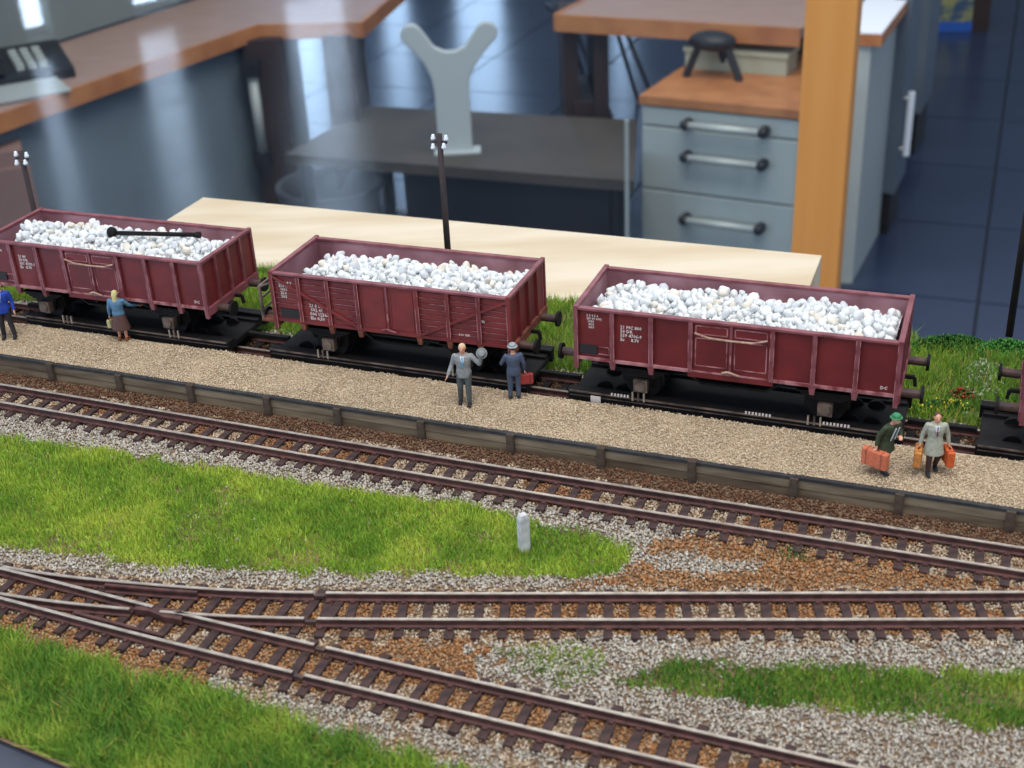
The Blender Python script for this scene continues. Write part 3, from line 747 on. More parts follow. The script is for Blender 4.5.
# ---------------------------------------------------------------- grass
def grass(label, P, dens, h, cols, name='grass_patch', zfun=None, y1lim=None, lean=.35, bush=None):
    X = [p[0] for p in P]; Y = [p[1] for p in P]
    x, y = scatter(min(X), max(X), min(Y), max(Y), dens); jx, jy = jit(x, y, 5, 4); jx = jx + rng.normal(0, .9, len(x)); jy = jy + rng.normal(0, .9, len(x))
    s_ = inpoly(jx, jy, P) & (abs(x) < 45 + y * .48) & (y > 150)
    s_ &= (rng.random(len(x)) < .35 + 1.3 * vn(x, y, 7)); s_ &= y > fl_(np.minimum(x, 60)) + .8
    x, y = x[s_], y[s_]; n = len(x)
    hh = h * (.45 + .9 * rng.random(n)) * (.7 + .6 * vn(x, y, 6)); a = rng.random(n) * 6.283; wd = .11 + .09 * rng.random(n)
    lx, ly = rng.normal(0, lean, n) * hh, rng.normal(0, lean, n) * hh
    z0 = np.full(n, GZ) if zfun is None else zfun(x, y)
    p0 = np.stack([x - np.cos(a) * wd, y - np.sin(a) * wd, z0], 1); p1 = np.stack([x + np.cos(a) * wd, y + np.sin(a) * wd, z0], 1)
    p2 = np.stack([x + lx, y + ly, z0 + hh], 1)
    V = np.stack([p0, p1, p2], 1).reshape(-1, 3); F = np.arange(3 * n).reshape(-1, 3)
    t = np.clip(vn(x, y, 12) * .9 + vn(x, y, 4) * .5 + rng.normal(0, .18, n) - .2, 0, .999)
    L_ = lin(cols); c = L_[(t * len(cols)).astype(int)] * (.75 + .5 * rng.random((n, 1)))
    dry = rng.random(n) < .05; c[dry] = lin([(186, 170, 84)])[0]
    return tag(npmesh(name, V, F, M['grass'], np.repeat(c, 3, 0), (sum(X) / len(X), sum(Y) / len(Y), GZ)), label, 'grass', kind='stuff')
green = [(126, 166, 60), (142, 178, 64), (158, 190, 70), (174, 200, 76), (192, 208, 86)]
deep = [(86, 132, 52), (106, 148, 58), (124, 162, 60), (144, 176, 66), (164, 184, 78)]
grass('bright green grass wedge between platform track and turnout', G1, 16, 1.5, green)
grass('long green grass in the lower left corner before the front track', G2p, 14, 2.8, deep, lean=.5)
grass('low green grass strip between the two front tracks at right', G3, 15, 1.6, deep)
SP1 = poly((490, 648), (560, 643), (610, 655), (600, 672), (560, 690), (520, 675)); grass('sparse short grass tufts left of the right grass strip', SP1, 6, 1.3, deep)
WD = poly((775, 545), (806, 545), (812, 562), (784, 562)); grass('small lone weed beside the platform track', WD, 5, 1.8, [(70, 110, 60), (96, 136, 76)], name='weed_tuft')
# grass strip behind the wagons
bz_ = lambda x, y: np.full(len(x), GZ + .3)
PB = [(-225, Rline(-225) + 13), (100, Rline(100) + 12), (205, Rline(205) + 12), (205, back(205) - .5), (-225, back(-225) - .5)]
grass('tall green grass strip along the back edge behind the wagons', PB, 6, 3.4, deep + [(110, 164, 50)], zfun=bz_, lean=.4)
def bush(cx_, cy_, rx, ry, h, cols, n, label, name='low_shrub'):
    a = rng.random(n) * 6.283; r = np.sqrt(rng.random(n)); x = cx_ + rx * r * np.cos(a); y = cy_ + ry * r * np.sin(a)
    z = GZ + rng.random(n) * h * (1 - r**2 * .7) + .4
    c = lin(cols)[rng.integers(0, len(cols), n)] * (.7 + .6 * rng.random((n, 1)))
    B = TET; r_ = .5 * (.6 + .8 * rng.random((n, 1, 1))); V = B[None] * r_ * (.6 + .8 * rng.random((n, 4, 1))); V = V + np.stack([x, y, z], 1)[:, None]
    V = V.reshape(-1, 3); F = (TEF[None] + (np.arange(n) * 4)[:, None, None]).reshape(-1, 3)
    return tag(npmesh(name, V, F, M['grass'], np.repeat(c, 4, 0), (cx_, cy_, GZ)), label, 'shrub', kind='stuff')
q = px(945, 348); bush(q[0], q[1], 13, 4, 4.5, [(38, 84, 34), (56, 104, 40), (30, 66, 32)], 2600, 'dark green shrub on the back grass right of the last full wagon')
q = px(1004, 352); bush(q[0], q[1], 9, 4, 4.5, [(50, 104, 44), (70, 124, 50)], 1600, 'mid green shrub beside the right pole')
q = px(940, 410); bush(q[0], q[1], 9, 3, 3.5, [(34, 76, 34), (50, 96, 40), (226, 200, 60), (36, 80, 36), (60, 104, 44), (40, 84, 36)], 1500, 'dark shrub with tiny yellow flowers beside the wagon track')
q = px(960, 400); bush(q[0], q[1], 4, 2.6, 4.2, [(150, 62, 40), (120, 60, 40), (60, 92, 44), (70, 100, 46), (160, 80, 50)], 700, 'small red flowering shrub beside the wagon track', 'red_shrub')
PG = poly((965, 372), (985, 362), (1010, 372), (1000, 395), (975, 400), (962, 388))
x, y = scatter(110, 165, 300, 370, 1.1); s_ = inpoly(*jit(x, y, 4, 3), PG); x, y = x[s_], y[s_]
grains('gravel_patch', 'pale gravel patch in the grass near the right wagon', 'gravel', x, y, np.full(len(x), GZ + 1.2), .5, pick(np.full(len(x), 'pale', dtype='<U6')))

# ---------------------------------------------------------------- marker post and poles
mp_ = px(524.5, 552, GZ)
mk = thing('marker_post', 'small white stone marker post in the grass wedge', 'marker', (mp_[0], mp_[1], GZ), .5)
M['mwhite'] = mat('chipped_white', (226, 226, 224), (176, 176, 176), 500, .8, lo=.3, hi=.75)
b = MB(); b.loft([[(-1.35, -1.0, 0), (1.35, -1.0, 0), (1.35, 1.0, 0), (-1.35, 1.0, 0)], [(-1.35, -1.0, 10.2), (1.35, -1.0, 10.2), (1.35, 1.0, 10.2), (-1.35, 1.0, 10.2)], [(-.9, -.8, 11.4), (.9, -.8, 11.4), (.9, .8, 11.4), (-.9, .8, 11.4)]])
b.build('stone_shaft', M['mwhite'], mk, bevel=.25)
b = MB(); b.box(1.3, 1.42, -.5, .5, 7.2, 9.4); b.box(1.3, 1.42, -.4, .3, 4.8, 5.8); b.build('black_mark', M['plate'], mk)
M['pole'] = mat('pole_dark', (62, 50, 50), (44, 38, 40), 200, .8)
def pole(bpx, bpy_, tpy, label, arms=True, cap=None):
    q = px(bpx, bpy_, GZ); # height from the pixel row of the top
    hgt = min(np.linspace(20, 160, 561), key=lambda z: abs(proj(q[0], q[1], GZ + z)[1] - tpy))
    t = thing('telegraph_pole', label, 'pole', (q[0], q[1], GZ), -.38, 'dark poles along the back edge')
    MB().cyl((0, 0, 0), (0, 0, hgt), 1.2, .95, 10).build('pole', M['pole'], t, smooth=True)
    if arms:
        MB().box(-2.6, 2.6, -.4, .4, hgt - 3.2, hgt - 2.3).build('crossarm', M['pole'], t)
        for sx, zz in ((-2.3, 0), (2.3, 0), (-2.3, -3), (1.6, -2.6)):
            b = MB(); b.lathe([(.2, 0), (.75, .2), (.85, .9), (.5, 1.3), (.6, 1.8), (.2, 2.1)], (sx, -.6 if zz else 0, hgt - 2.3 + zz), 10); b.build('insulator', M['white'], t, smooth=True)
    return t
pole(452, 306, 134, 'dark telegraph pole with white insulators behind the middle wagon')
pole(52, 288, 151, 'dark telegraph pole with white insulators behind the left wagon')
pole(1009, 336, -60, 'dark pole at the right edge behind the grass')

# ---------------------------------------------------------------- wagons
def text(s, size, mtl, parent, loc, name='lettering', th=.04):
    cu = bpy.data.curves.new('t', 'FONT'); cu.body = s; cu.size = size * .001; cu.extrude = th * .001; cu.resolution_u = 1; cu.offset = size * .00002; cu.space_line = .95
    to = bpy.data.objects.new('t', cu); me = bpy.data.meshes.new_from_object(to); bpy.data.objects.remove(to); bpy.data.curves.remove(cu)
    me.materials.clear(); me.materials.append(mtl); me.name = name
    return place(name, me, parent, loc, (PI / 2, 0, 0))
W2_ = 15.2; ZB, ZT = 17.2, 33.1
STM = []
for k in range(8):
    bm = bmesh.new(); bmesh.ops.create_icosphere(bm, subdivisions=2, radius=.001)
    ax_ = [(Vector((random.gauss(0, 1), random.gauss(0, 1), random.gauss(0, 1))).normalized(), random.uniform(.42, .75)) for _ in range(9)]
    for v in bm.verts:
        for d_a, h_a in ax_:
            e_a = v.co.dot(d_a) * 1000 - h_a
            if e_a > 0: v.co -= d_a * e_a * .00092
        v.co *= random.uniform(.93, 1.07); v.co.z *= .85
    me = bpy.data.meshes.new('stone'); bm.to_mesh(me); bm.free(); me.polygons.foreach_set('use_smooth', [True] * len(me.polygons)); me.materials.append(M['stone'][(0, 0, 2, 0, 1, 0, 2, 0)[k]]); STM.append(me)
def load(cen, rz, Lh, label, seed, hfun, r0=1.75, xr=None):
    R = random.Random(seed); t = thing('stone_load', label, 'stone load', (cen[0], cen[1], 22), rz, 'white stone loads in the wagons')

    x0, x1 = xr or (-Lh + 3.6, Lh - 3.6); pts = []
    for tr in range(9000):
        r = r0 * R.uniform(.75, 1.3); x, y = R.uniform(x0, x1), R.uniform(-W2_ + 1.4 + r, W2_ - 1.4 - r)
        if all((x - a)**2 + (y - b_)**2 > (.8 * (r + c))**2 for a, b_, c in pts): pts.append((x, y, r))
        if len(pts) >= 290: break
    for x, y, r in pts:
        z = hfun(x, y) - 22
        o = place('stone', STM[R.randrange(8)], t, (x, y, z + R.uniform(-.3, .5)), (R.random() * 6, R.random() * 6, R.random() * 6), (r * R.uniform(.85, 1.2), r, r * R.uniform(.8, 1.05)))
    n = 1500; xx = rng.uniform(x0, x1, n); yy = rng.uniform(-W2_ + 2.7, W2_ - 2.7, n)
    zz = np.array([hfun(a, b_) for a, b_ in zip(xx, yy)]) - 22 - rng.uniform(.4, 1.8, n)
    B = OCT; rr = (.9 + .3 * rng.random((n, 1, 1))); V = B[None] * rr * (.7 + .6 * rng.random((n, 6, 1))) + np.stack([xx, yy, zz], 1)[:, None]
    o = npmesh('small_stones', V.reshape(-1, 3), (OCF[None] + (np.arange(n) * 6)[:, None, None]).reshape(-1, 3), M['stone'][0], None, (0, 0, 0), t); tag(o, kind='stuff')
    hb = MB(); nx, ny = 24, 10; vs = []; X0, X1 = x0 - 1, x1 + 1
    for i in range(nx + 1):
        for j in range(ny + 1):
            x = X0 + (X1 - X0) * i / nx; y = -W2_ + .9 + (2 * W2_ - 1.8) * j / ny; vs.append((x, y, hfun(x, y) - 22 - 1.4))
    hb.add(vs, [(i * (ny + 1) + j, (i + 1) * (ny + 1) + j, (i + 1) * (ny + 1) + j + 1, i * (ny + 1) + j + 1) for i in range(nx) for j in range(ny)])
    hb.build('stone_bed', M['stone'][2], t)
    return t

def wheelset(t, x, zr):
    r = 5.3
    ws = MB(); ws.cyl((x, -8.6, zr + r), (x, 8.6, zr + r), 1.0)
    ws = ws.build('axle', M['black'], t)
    for sy in (-1, 1):
        b = MB(); b.cyl((x, sy * 7.6, zr + r), (x, sy * 9.9, zr + r), r, n=24); b.cyl((x, sy * 7.0, zr + r), (x, sy * 7.7, zr + r), r + .8, n=24)
        b.build('wheel', M['black'], ws)
    for sy in (-1, 1):
        b = MB(); b.box(x - 2, x + 2, sy * 12.2 - 1.2, sy * 12.2 + 1.2, zr + r - 2, zr + r + 1.8); b.cyl((x, sy * 12, zr + r), (x, sy * 14.1, zr + r), 1.5)
        b.build('axle_box', M['black_edge'], t)
        b = MB()
        for k in range(4): b.box(x - 8 + k * 1.2, x + 8 - k * 1.2, sy * 12.2 - .8, sy * 12.2 + .8, zr + r + 4.6 - k * .6, zr + r + 5.1 - k * .6)
        b.build('leaf_spring', M['black'], t)
        b = MB(); b.add([(x - 5, sy * 11, ZB - .4), (x + 5, sy * 11, ZB - .4), (x + 2.4, sy * 11, zr + r - 2), (x - 2.4, sy * 11, zr + r - 2), (x - 5, sy * 10.5, ZB - .4), (x + 5, sy * 10.5, ZB - .4), (x + 2.4, sy * 10.5, zr + r - 2), (x - 2.4, sy * 10.5, zr + r - 2)],
                     [(0, 1, 2, 3), (7, 6, 5, 4), (0, 4, 5, 1), (1, 5, 6, 2), (2, 6, 7, 3), (3, 7, 4, 0)]); b.build('axle_guard', M['black'], t)
def wagon(cen, rz, L, label, planks=False, texts=(), nb=3, boards=(), brake=False):
    t = thing('open_wagon', label, 'freight wagon', (cen[0], cen[1], 0), rz, 'oxide red open wagons of the train')
    h = L / 2; red = M['red2'] if planks else M['red']
    MB().box(-h + .6, h - .6, -W2_ + .6, W2_ - .6, ZB + .2, ZB + 1.4).build('floor_deck', M['inner'], t)
    door = L * .125; bay = (L - 2 * door) / (2 * nb)
    for sy in (-1, 1):
        yo = sy * W2_
        def ybox(b, x0, x1, d0, d1, z0, z1):
            a, c = sorted((yo - sy * d0, yo - sy * d1)); return b.box(x0, x1, a, c, z0, z1)
        nm = 'side_wall'
        if planks:
            sw = ybox(MB(), -h + .3, h - .3, .75, 1.15, ZB + .3, ZT - .7).build(nm, M['inner'], t)
            nP = 8; ph_ = (ZT - 1.1 - ZB - .5) / nP
            for k in range(nP):
                for x0, x1 in ((-h + .5, -door), (door, h - .5)):
                    ybox(MB(), x0, x1, .32 + random.uniform(-.04, .04), .76, ZB + .5 + k * ph_ + .09, ZB + .5 + (k + 1) * ph_ - .09).build('plank', red, sw)
            we = MB()
            for k in range(1, nP):
                for x0, x1 in ((-h + .7, -door - .5), (door + .5, h - .7)): ybox(we, x0, x1, .24, .34, ZB + .5 + k * ph_ - .22, ZB + .5 + k * ph_ - .1)
            we.build('worn_edge', M['wear'], sw)
        else:
            sw = ybox(MB(), -h + .3, h - .3, .55, 1.15, ZB + .3, ZT - .7)
            sw = sw.build(nm, red, t)
            ybox(MB(), -h + .6, h - .6, 1.16, 1.3, ZB + 1.5, ZT - .8).build('inner_lining', M['inner'], sw)
        # top rail and sill
        b = MB(); ybox(b, -h, h, -.25, 1.5, ZT - .75, ZT); b.build('top_rail', M['rim'], t, bevel=.15)
        b = MB(); ybox(b, -h, h, -.1, 1.2, ZB - .3, ZB + .55); b.build('sill', M['wear'] if not planks else M['red2'], t)
        if not planks:
            b = MB(); ybox(b, -door - .6, door + .6, -.12, .6, ZB - 1.5, ZB + .1); b.build('door_sill', M['red'], t)
        # ribs
        xs_ = [-h + bay * i for i in range(1, nb + 1)] + [h - bay * i for i in range(nb, 0, -1)]
        for x in xs_:
            b = MB(); ybox(b, x - .55, x + .55, -.35, .6, ZB - .1, ZT - .72); r_ = b.build('rib', M['rim'] if not planks else M['red2'], t)
            b = MB(); ybox(b, x - .62, x - .42, -.4, -.3, ZB + .3, ZT - .9); ybox(b, x + .42, x + .62, -.4, -.3, ZB + .3, ZT - .9); b.build('worn_edge', M['wear'], r_)
            if abs(x) > door + .1 or planks:
                b = MB(); a = yo
                b.loft([[(x - .9, a - sy * 1.5, ZB - .3), (x + .9, a - sy * 1.5, ZB - .3), (x + .9, a + sy * .3, ZB - .3), (x - .9, a + sy * .3, ZB - .3)],
                        [(x - .6, a - sy * 1.2, ZB - 2.6), (x + .6, a - sy * 1.2, ZB - 2.6), (x + .6, a, ZB - 2.6), (x - .6, a, ZB - 2.6)]])
                b.build('rib_foot', M['rust'] if planks else M['rim'], t)
        # corner posts
        for sx in (-1, 1):
            x = sx * (h - .5)
            b = MB(); ybox(b, x - .6, x + .6, -.35, .7, ZB - 3.2, ZT + .35); c_ = b.build('corner_post', M['rim'] if not planks else M['red2'], t)
            b = MB(); ybox(b, x - sx * .55 - .1, x - sx * .55 + .1, -.42, -.3, ZB - 2.8, ZT - .8); b.build('worn_edge', M['wear'], c_)
        # door leaves
        for sx in (-1, 1):
            x0, x1 = sorted((sx * .35, sx * (door - .7)))
            b = MB(); ybox(b, x0, x1, .15, .56, ZB + .5, ZT - .8); dl_ = b.build('door_leaf', red, t)
            b = MB(); zs = [(ZB + 1.4, ZT - 1.5)] if planks else [(ZB + 2.0, ZT - 5.2), (ZT - 4.2, ZT - 1.5)]
            for za, zb in zs:
                for q in ((x0 + .6, x1 - .6, za, za + .3), (x0 + .6, x1 - .6, zb - .3, zb), (x0 + .6, x0 + .9, za, zb), (x1 - .9, x1 - .6, za, zb)): ybox(b, q[0], q[1], .02, .16, q[2], q[3])
            b.build('frame_bead', M['wear'] if not planks else M['red2'], dl_)
        b = MB(); ybox(b, -.35, .35, -.2, .5, ZB + .4, ZT - .8); b.build('door_post', M['rim'], t)
        b = MB(); ybox(b, -.15, .25, -.55, -.2, ZB + 1.5, ZB + 6.5); b.build('door_bolt', M['wear'], t)
        ya = yo + sy * .6
        if not planks:
            b = MB(); b.tube([(-door + 1.2, ya, ZT - 3.6), (-door * .55, ya + sy * .3, ZT - 4.5), (0, ya, ZT - 4.9), (door * .55, ya + sy * .3, ZT - 4.6), (door - 1.2, ya, ZT - 3.6)], .3, 6); b.build('latch_bar', M['rod'], t)
        b = MB(); b.tube([(-2.2, ya, ZB + 1.0), (-.6, ya, ZB + 1.5), (2.6, ya, ZB + .7)], .3, 6); b.build('lower_latch', M['rod'] if not planks else M['rim'], t)
        if planks:
            for sx in (-1, 1):
                for a_, z_a, c_, z_c in ((h - .8, ZT - 1.2, door + .8, ZB + .8),):
                    b = MB(); b.bar((sx * a_, yo + sy * .18, z_a), (sx * c_, yo + sy * .18, z_c), .5, .9, (0, 1, 0)) if False else b.bar((sx * a_, yo + sy * .1, z_a), (sx * c_, yo + sy * .1, z_c), .4, .8)
                    b.build('diagonal_brace', M['red2'], t)
    # ends
    for sx in (-1, 1):
        xo = sx * h
        def xbox(b, d0, d1, y0, y1, z0, z1):
            a, c = sorted((xo - sx * d0, xo - sx * d1)); return b.box(a, c, y0, y1, z0, z1)
        ew = xbox(MB(), .45, 1.0, -W2_ + .5, W2_ - .5, ZB + .3, ZT - .6).build('end_wall', red, t)
        xbox(MB(), 1.01, 1.15, -W2_ + 1.2, W2_ - 1.2, ZB + 1.5, ZT - .8).build('inner_lining', M['inner'], ew)
        xbox(MB(), -.2, 1.3, -W2_ - .2, W2_ + .2, ZT - .75, ZT + (.3 if sx < 0 else .3)).build('end_rail', M['rim'], t, bevel=.15)
        for y in (-W2_ * .5, 0, W2_ * .5):
            xbox(MB(), -.35, .5, y - .5, y + .5, ZB, ZT - .6).build('end_rib', M['rim'] if not planks else M['red2'], t)
        xbox(MB(), -.5, 1.2, -W2_, W2_, ZB - 2.2, ZB + .4).build('buffer_beam', M['rust'] if planks else M['rim'], t)
        for y in (-9.8, 9.8):
            bl = 6.2
            b = MB(); b.cyl((xo + sx * .2, y, ZB - 1.2), (xo + sx * (bl - .8), y, ZB - 1.2), 1.25); bu = b.build('buffer', M['buffer'], t)
            b = MB(); b.cyl((xo + sx * (bl - .8), y, ZB - 1.2), (xo + sx * bl, y, ZB - 1.2), 2.4, n=18); b.build('buffer_head', M['black'], bu)
        b = MB(); b.bar((xo, 0, ZB - 1.4), (xo + sx * 3, 0, ZB - 1.4), 1, 1); b.bar((xo + sx * 3, 0, ZB - 1.4), (xo + sx * 3.4, 0, ZB - 4), .9, .9); b.build('coupling_hook', M['black'], t)
    # underframe
    b = MB()
    for y in (-8.5, 8.5): b.box(-h + 2, h - 2, y - .6, y + .6, ZB - 2.6, ZB + .2)
    for x in (-h * .75, -h * .3, h * .3, h * .75): b.box(x - .6, x + .6, -10, 10, ZB - 2, ZB)
    b.build('underframe', M['black'], t)
    MB().box(-h + 3, h - 3, -3.4, 3.4, ZB - 7.5, ZB - 2.8).build('dark_filler_sill', M['black'], t)  # black filler added to deepen the shade below the wagon
    for x in (-h * .7, -h * .46, h * .46, h * .7): MB().box(x - .8, x + .8, -9.6, 9.6, 8.6, 12.6).build('brake_shoe_beam', M['black'], t)
    MB().box(-h * .4, h * .4, 4.0, 9.5, ZB - 7, ZB - 1.5).build('brake_gear_box', M['black'], t)
    zr = 4.2
    for x in (-h * .58, h * .58): wheelset(t, x, zr)
    for sy in (-1, 1):
        b = MB(); b.bar((-h * .34, sy * 10, ZB - 2), (-h * .2, sy * 10, ZB - 6), .5, .7); b.bar((-h * .2, sy * 10, ZB - 6), (h * .2, sy * 10, ZB - 6), .5, .7); b.bar((h * .2, sy * 10, ZB - 6), (h * .34, sy * 10, ZB - 2), .5, .7); b.build('truss_rod', M['black'], t)
    b = MB(); b.cyl((-5, 4, ZB - 4), (5, 4, ZB - 4), 2.2, n=16); b.build('brake_cylinder', M['black'], t)
    for (s_, sz, x, z) in texts: text(s_, sz, M['white_paint'], t, (-h + x, -W2_ + (.24 if planks else .5), ZB + z))
    for (x0, x1, z0, z1, m_) in boards:
        MB().box(-h + x0, -h + x1, -W2_ + .12, -W2_ + .5, ZB + z0, ZB + z1).build('data_board', M[m_], t)
    if brake:
        b = MB(); b.box(-h - 5.4, -h - .3, -W2_ + 1, W2_ - 1, ZB - 1.6, ZB - .8); pl = b.build('brake_platform', M['rust'], t)
        b = MB()
        for y in (-W2_ + 1.4, W2_ - 1.4): b.cyl((-h - 5, y, ZB - 1), (-h - 5, y, ZB + 10), .55, n=8)
        b.bar((-h - 5, -W2_ + 1.4, ZB + 10), (-h - 5, W2_ - 1.4, ZB + 10), .7, .7)
        b.bar((-h - 5, -W2_ + 1.4, ZB + 10), (-h, -W2_ + 1.4, ZB + 12), .5, .6); b.bar((-h - 5, -W2_ + 1.4, ZB + 2), (-h, -W2_ + 1.4, ZB + 6), .5, .6)
        b.bar((-h - 5, -W2_ + 1.4, ZB + 6), (-h - 5, W2_ - 1.4, ZB + 6), .5, .5)
        b.build('railing', M['black_edge'], t)
    return t
def dirv(rz, d): return (math.cos(rz) * d, math.sin(rz) * d)
rz3 = -.380
def cen(sx, L, rz=rz3): c = math.cos(rz) * L / 2; return (sx + c, Rline(sx) + .2 + math.sin(rz) * L / 2)
c3 = cen(24.0, 89.4); c2 = cen(-66.9, 78.7); c1 = cen(-168.6, 85.1); c4 = cen(135.0, 89.4)
T1 = [("5 5 4 5 6\n(50 00 000)\n 1030\n  30.5\n  24.0", .95, 3.6, 13.2), ("21 MC 800\n50 DR\n559 4706-9\nEs     8.70", 1.35, 13.4, 10.6)]
BD = [(1.4, 6.6, 1.6, 4.4, 'plate'), (7.0, 10.2, 1.7, 1.95, 'wear'), (7.0, 10.2, 4.0, 4.2, 'wear'), (9.95, 10.2, 1.9, 4.0, 'wear')]
wagon(c3, rz3, 89.4, 'oxide red steel open wagon of white stones, right of middle, plain panels', texts=T1 + [("DC", 1.3, 84.6, 1.5)], boards=BD)
wagon(c2, rz3, 78.7, 'oxide red planked open wagon with diagonal braces in the middle', planks=True,
      texts=[("5 5 6 8 9\n554 02 3\n 1030\n 25.0\n 24.5", 1.25, 2.8, 12.4), ("21 8 DR\n 502 41\n504 1236-8\nElo 8,50", 1.5, 12.6, 5.6), ("4 m\n 8", 1.6, 68.0, 7.0), ("8.10  REV", .9, 62, 2.0)],
      boards=[(2.4, 9.6, 1.1, 4.0, 'plate')], brake=True)
wagon(c1, rz3, 85.1, 'oxide red steel open wagon of white stones at left', texts=[("5 5 4 6\n (50 000)\n 1030\n  24.0", 1.0, 3.2, 13.0), ("21 80\n50 DR\n551 4702-1\nEs   8.70", 1.35, 13.2, 10.6), ("DC", 1.3, 80, 1.5)], boards=BD)
wagon(c4, rz3, 89.4, 'oxide red wagon cut off by the right edge, only its end in view')

def h3(x, y): return 28.4 + 3.6 * math.exp(-((y + 2) / 11)**2) * (0.55 + .45 * math.cos(x / 44.7 * 1.25)) + 1.0 * math.sin(x * .23) * math.cos(y * .3) - (max(0, -x - 34) * .25)
def h2(x, y): return 28.2 + 3.2 * math.exp(-((y + 1) / 10)**2) * (0.5 + .5 * math.cos(x / 39 * 1.2)) + 1.0 * math.sin(x * .27 + 1) * math.cos(y * .3)
def h1(x, y): return 28.6 + 4.2 * math.exp(-((y + 1) / 10)**2) * (0.5 + .5 * math.cos((x + 8) / 42 * 1.2)) + 1.3 * math.sin(x * .2 + 2) * math.cos(y * .25)
load(c3, rz3, 44.7, 'loose white stones filling the wagon right of middle', 3, h3, 1.7)
load(c2, rz3, 39.3, 'loose white stones filling the middle planked wagon', 5, h2, 1.6, (-31, 35.6))
load(c1, rz3, 42.5, 'loose white stones filling the left wagon', 9, h1, 1.65, (-36, 38.8))
load(c4, rz3, 44.7, 'loose white stones in the wagon at the right edge', 11, h3, 1.75)
# black rod lying on the left load
ra = px(112, 232, 34.5); rb_ = px(196, 234, 34.5); rl = math.hypot(rb_[0] - ra[0], rb_[1] - ra[1])
rt = thing('black_rod', 'black rod with thick knob end lying on the left wagon load', 'rod', (ra[0], ra[1], 33.2), math.atan2(rb_[1] - ra[1], rb_[0] - ra[0]))
MB().cyl((0, 0, 1), (rl, 0, 1), .75).build('shaft', M['black'], rt, smooth=True)
MB().ell((0, 0, 1.1), (1.8, 1.8, 2.0)).build('knob', M['black'], rt, smooth=True)
MB().cyl((rl, 0, 1), (rl + 1.4, 0, 1), 1.1).build('end_cap', M['black'], rt)

# ---------------------------------------------------------------- transporter wagons
def transporter(a, b_, label, cidx):
    L = b_ - a; mid = (a + b_) / 2; cx_ = mid; cy_ = Rline(mid)
    t = thing('transporter_wagon', label, 'transporter', (cx_, cy_, 0), H_, 'transporter frames under the train'); L = L / math.cos(H_); h = L / 2
    for sy in (-1, 1):
        b = MB(); y = sy * 11.2
        b.box(-h, h, y - 1.0, y + 1.0, 1.1, 4.6); b.box(-h, h, y - 1.6, y + 1.6, 4.6, 5.2); bm_ = b.build('side_beam', M['black'], t)
        b = MB(); b.box(-h + .5, h - .5, sy * 12.8 - .12, sy * 12.8 + .12, 4.75, 5.25); b.box(-h + .5, h - .5, sy * 12.3 - .15, sy * 12.3 + .15, 1.1, 1.5); b.box(-h + .5, h - .5, sy * 12.25 - .1, sy * 12.25 + .1, 3.3, 3.6); b.build('worn_flange', M['black_edge'], bm_)
        MB().box(-h + 1, h - 1, sy * 8.2 - 1.2, sy * 8.2 + 1.2, 3.35, 4.1).build('wheel_trough', M['black'], t)
    MB().box(-h + 1, h - 1, -7, 7, 2.9, 3.3).build('dark_gap_plate', M['black'], t)  # added dark sheet, closes the gap so it looks shaded
    for x in np.linspace(-h + 1.5, h - 1.5, 7): MB().box(x - .8, x + .8, -10.5, 10.5, 1.6, 3.1).build('cross_member', M['black'], t)
    for x in (-h + 9, -h + 15, h - 15, h - 9):
        ax = MB().cyl((x, -5.2, 2.6), (x, 5.2, 2.6), .5).build('axle', M['black'], t)
        for sy in (-1, 1): MB().cyl((x, sy * 4.3, 2.6), (x, sy * 5.4, 2.6), 2.55, n=18).build('wheel', M['black'], ax)
    for sx in (-1, 1): MB().bar((sx * h, 0, 2.8), (sx * (h + 9), 0, 2.6), 1.6, 1.2).build('coupling_bar', M['black'], t)
    for x in (-h * .55, h * .5):
        for k in (-1.4, 0, 1.4):
            MB().box(x + k * 1.2 - .25, x + k * 1.2 + .25, -13.0, -12.4, 4.4, 7.2).build('chock', M['steel' if k else 'black_edge'], t)
    if cidx:
        b = MB()
        for k in range(8): b.box(h * .1 + k * .95, h * .1 + k * .95 + .5, -13.1, -12.7, 5.2, 5.9)
        for k in range(8): b.box(h * .55 + k * .95, h * .55 + k * .95 + .5, -13.1, -12.7, 5.2, 5.9)
        for k in range(6): b.box(-h * .72 + k * .95, -h * .72 + k * .95 + .5, -13.1, -12.7, 5.2, 5.9)
        b.build('toothed_rack', M['white_paint'], t)
        MB().box(-h * .85, -h * .85 + 3, -13.15, -12.8, 2.2, 4.2).build('number_plate', M['white_paint'], t)
    return t
transporter(-161, -86, 'black low transporter frame under the left wagon', False)
transporter(-72, 9, 'black low transporter frame under the planked wagon', False)
transporter(21, 109, 'black low transporter frame with pale teeth under the wagon right of middle', True)
transporter(126, 215, 'black low transporter frame under the right edge wagon', False)

# ---------------------------------------------------------------- people (built at life size, shown 1:87)
SK = .0116
def remeshed(mb, name, m, parent, vox, smooth=2):
    me = mb.mesh(name, 1, None); o = bpy.data.objects.new('tmp', me); C.objects.link(o)
    r = o.modifiers.new('r', 'REMESH'); r.mode = 'VOXEL'; r.voxel_size = vox
    s_ = o.modifiers.new('s', 'SMOOTH'); s_.factor = .5; s_.iterations = smooth
    dg = bpy.context.evaluated_depsgraph_get(); ev = o.evaluated_get(dg); nm = bpy.data.meshes.new_from_object(ev)
    bpy.data.objects.remove(o); nm.transform(Matrix.Scale(SK, 4)); nm.materials.clear(); nm.materials.append(m)
    nm.polygons.foreach_set('use_smooth', [True] * len(nm.polygons)); nm.name = name
    q = bpy.data.objects.new(name, nm); C.objects.link(q); q.parent = parent; return q
def ring(c, rx, ry, n=16, tilt=0): return [(c[0] + rx * math.cos(2 * PI * i / n), c[1] + ry * math.sin(2 * PI * i / n), c[2]) for i in range(n)]
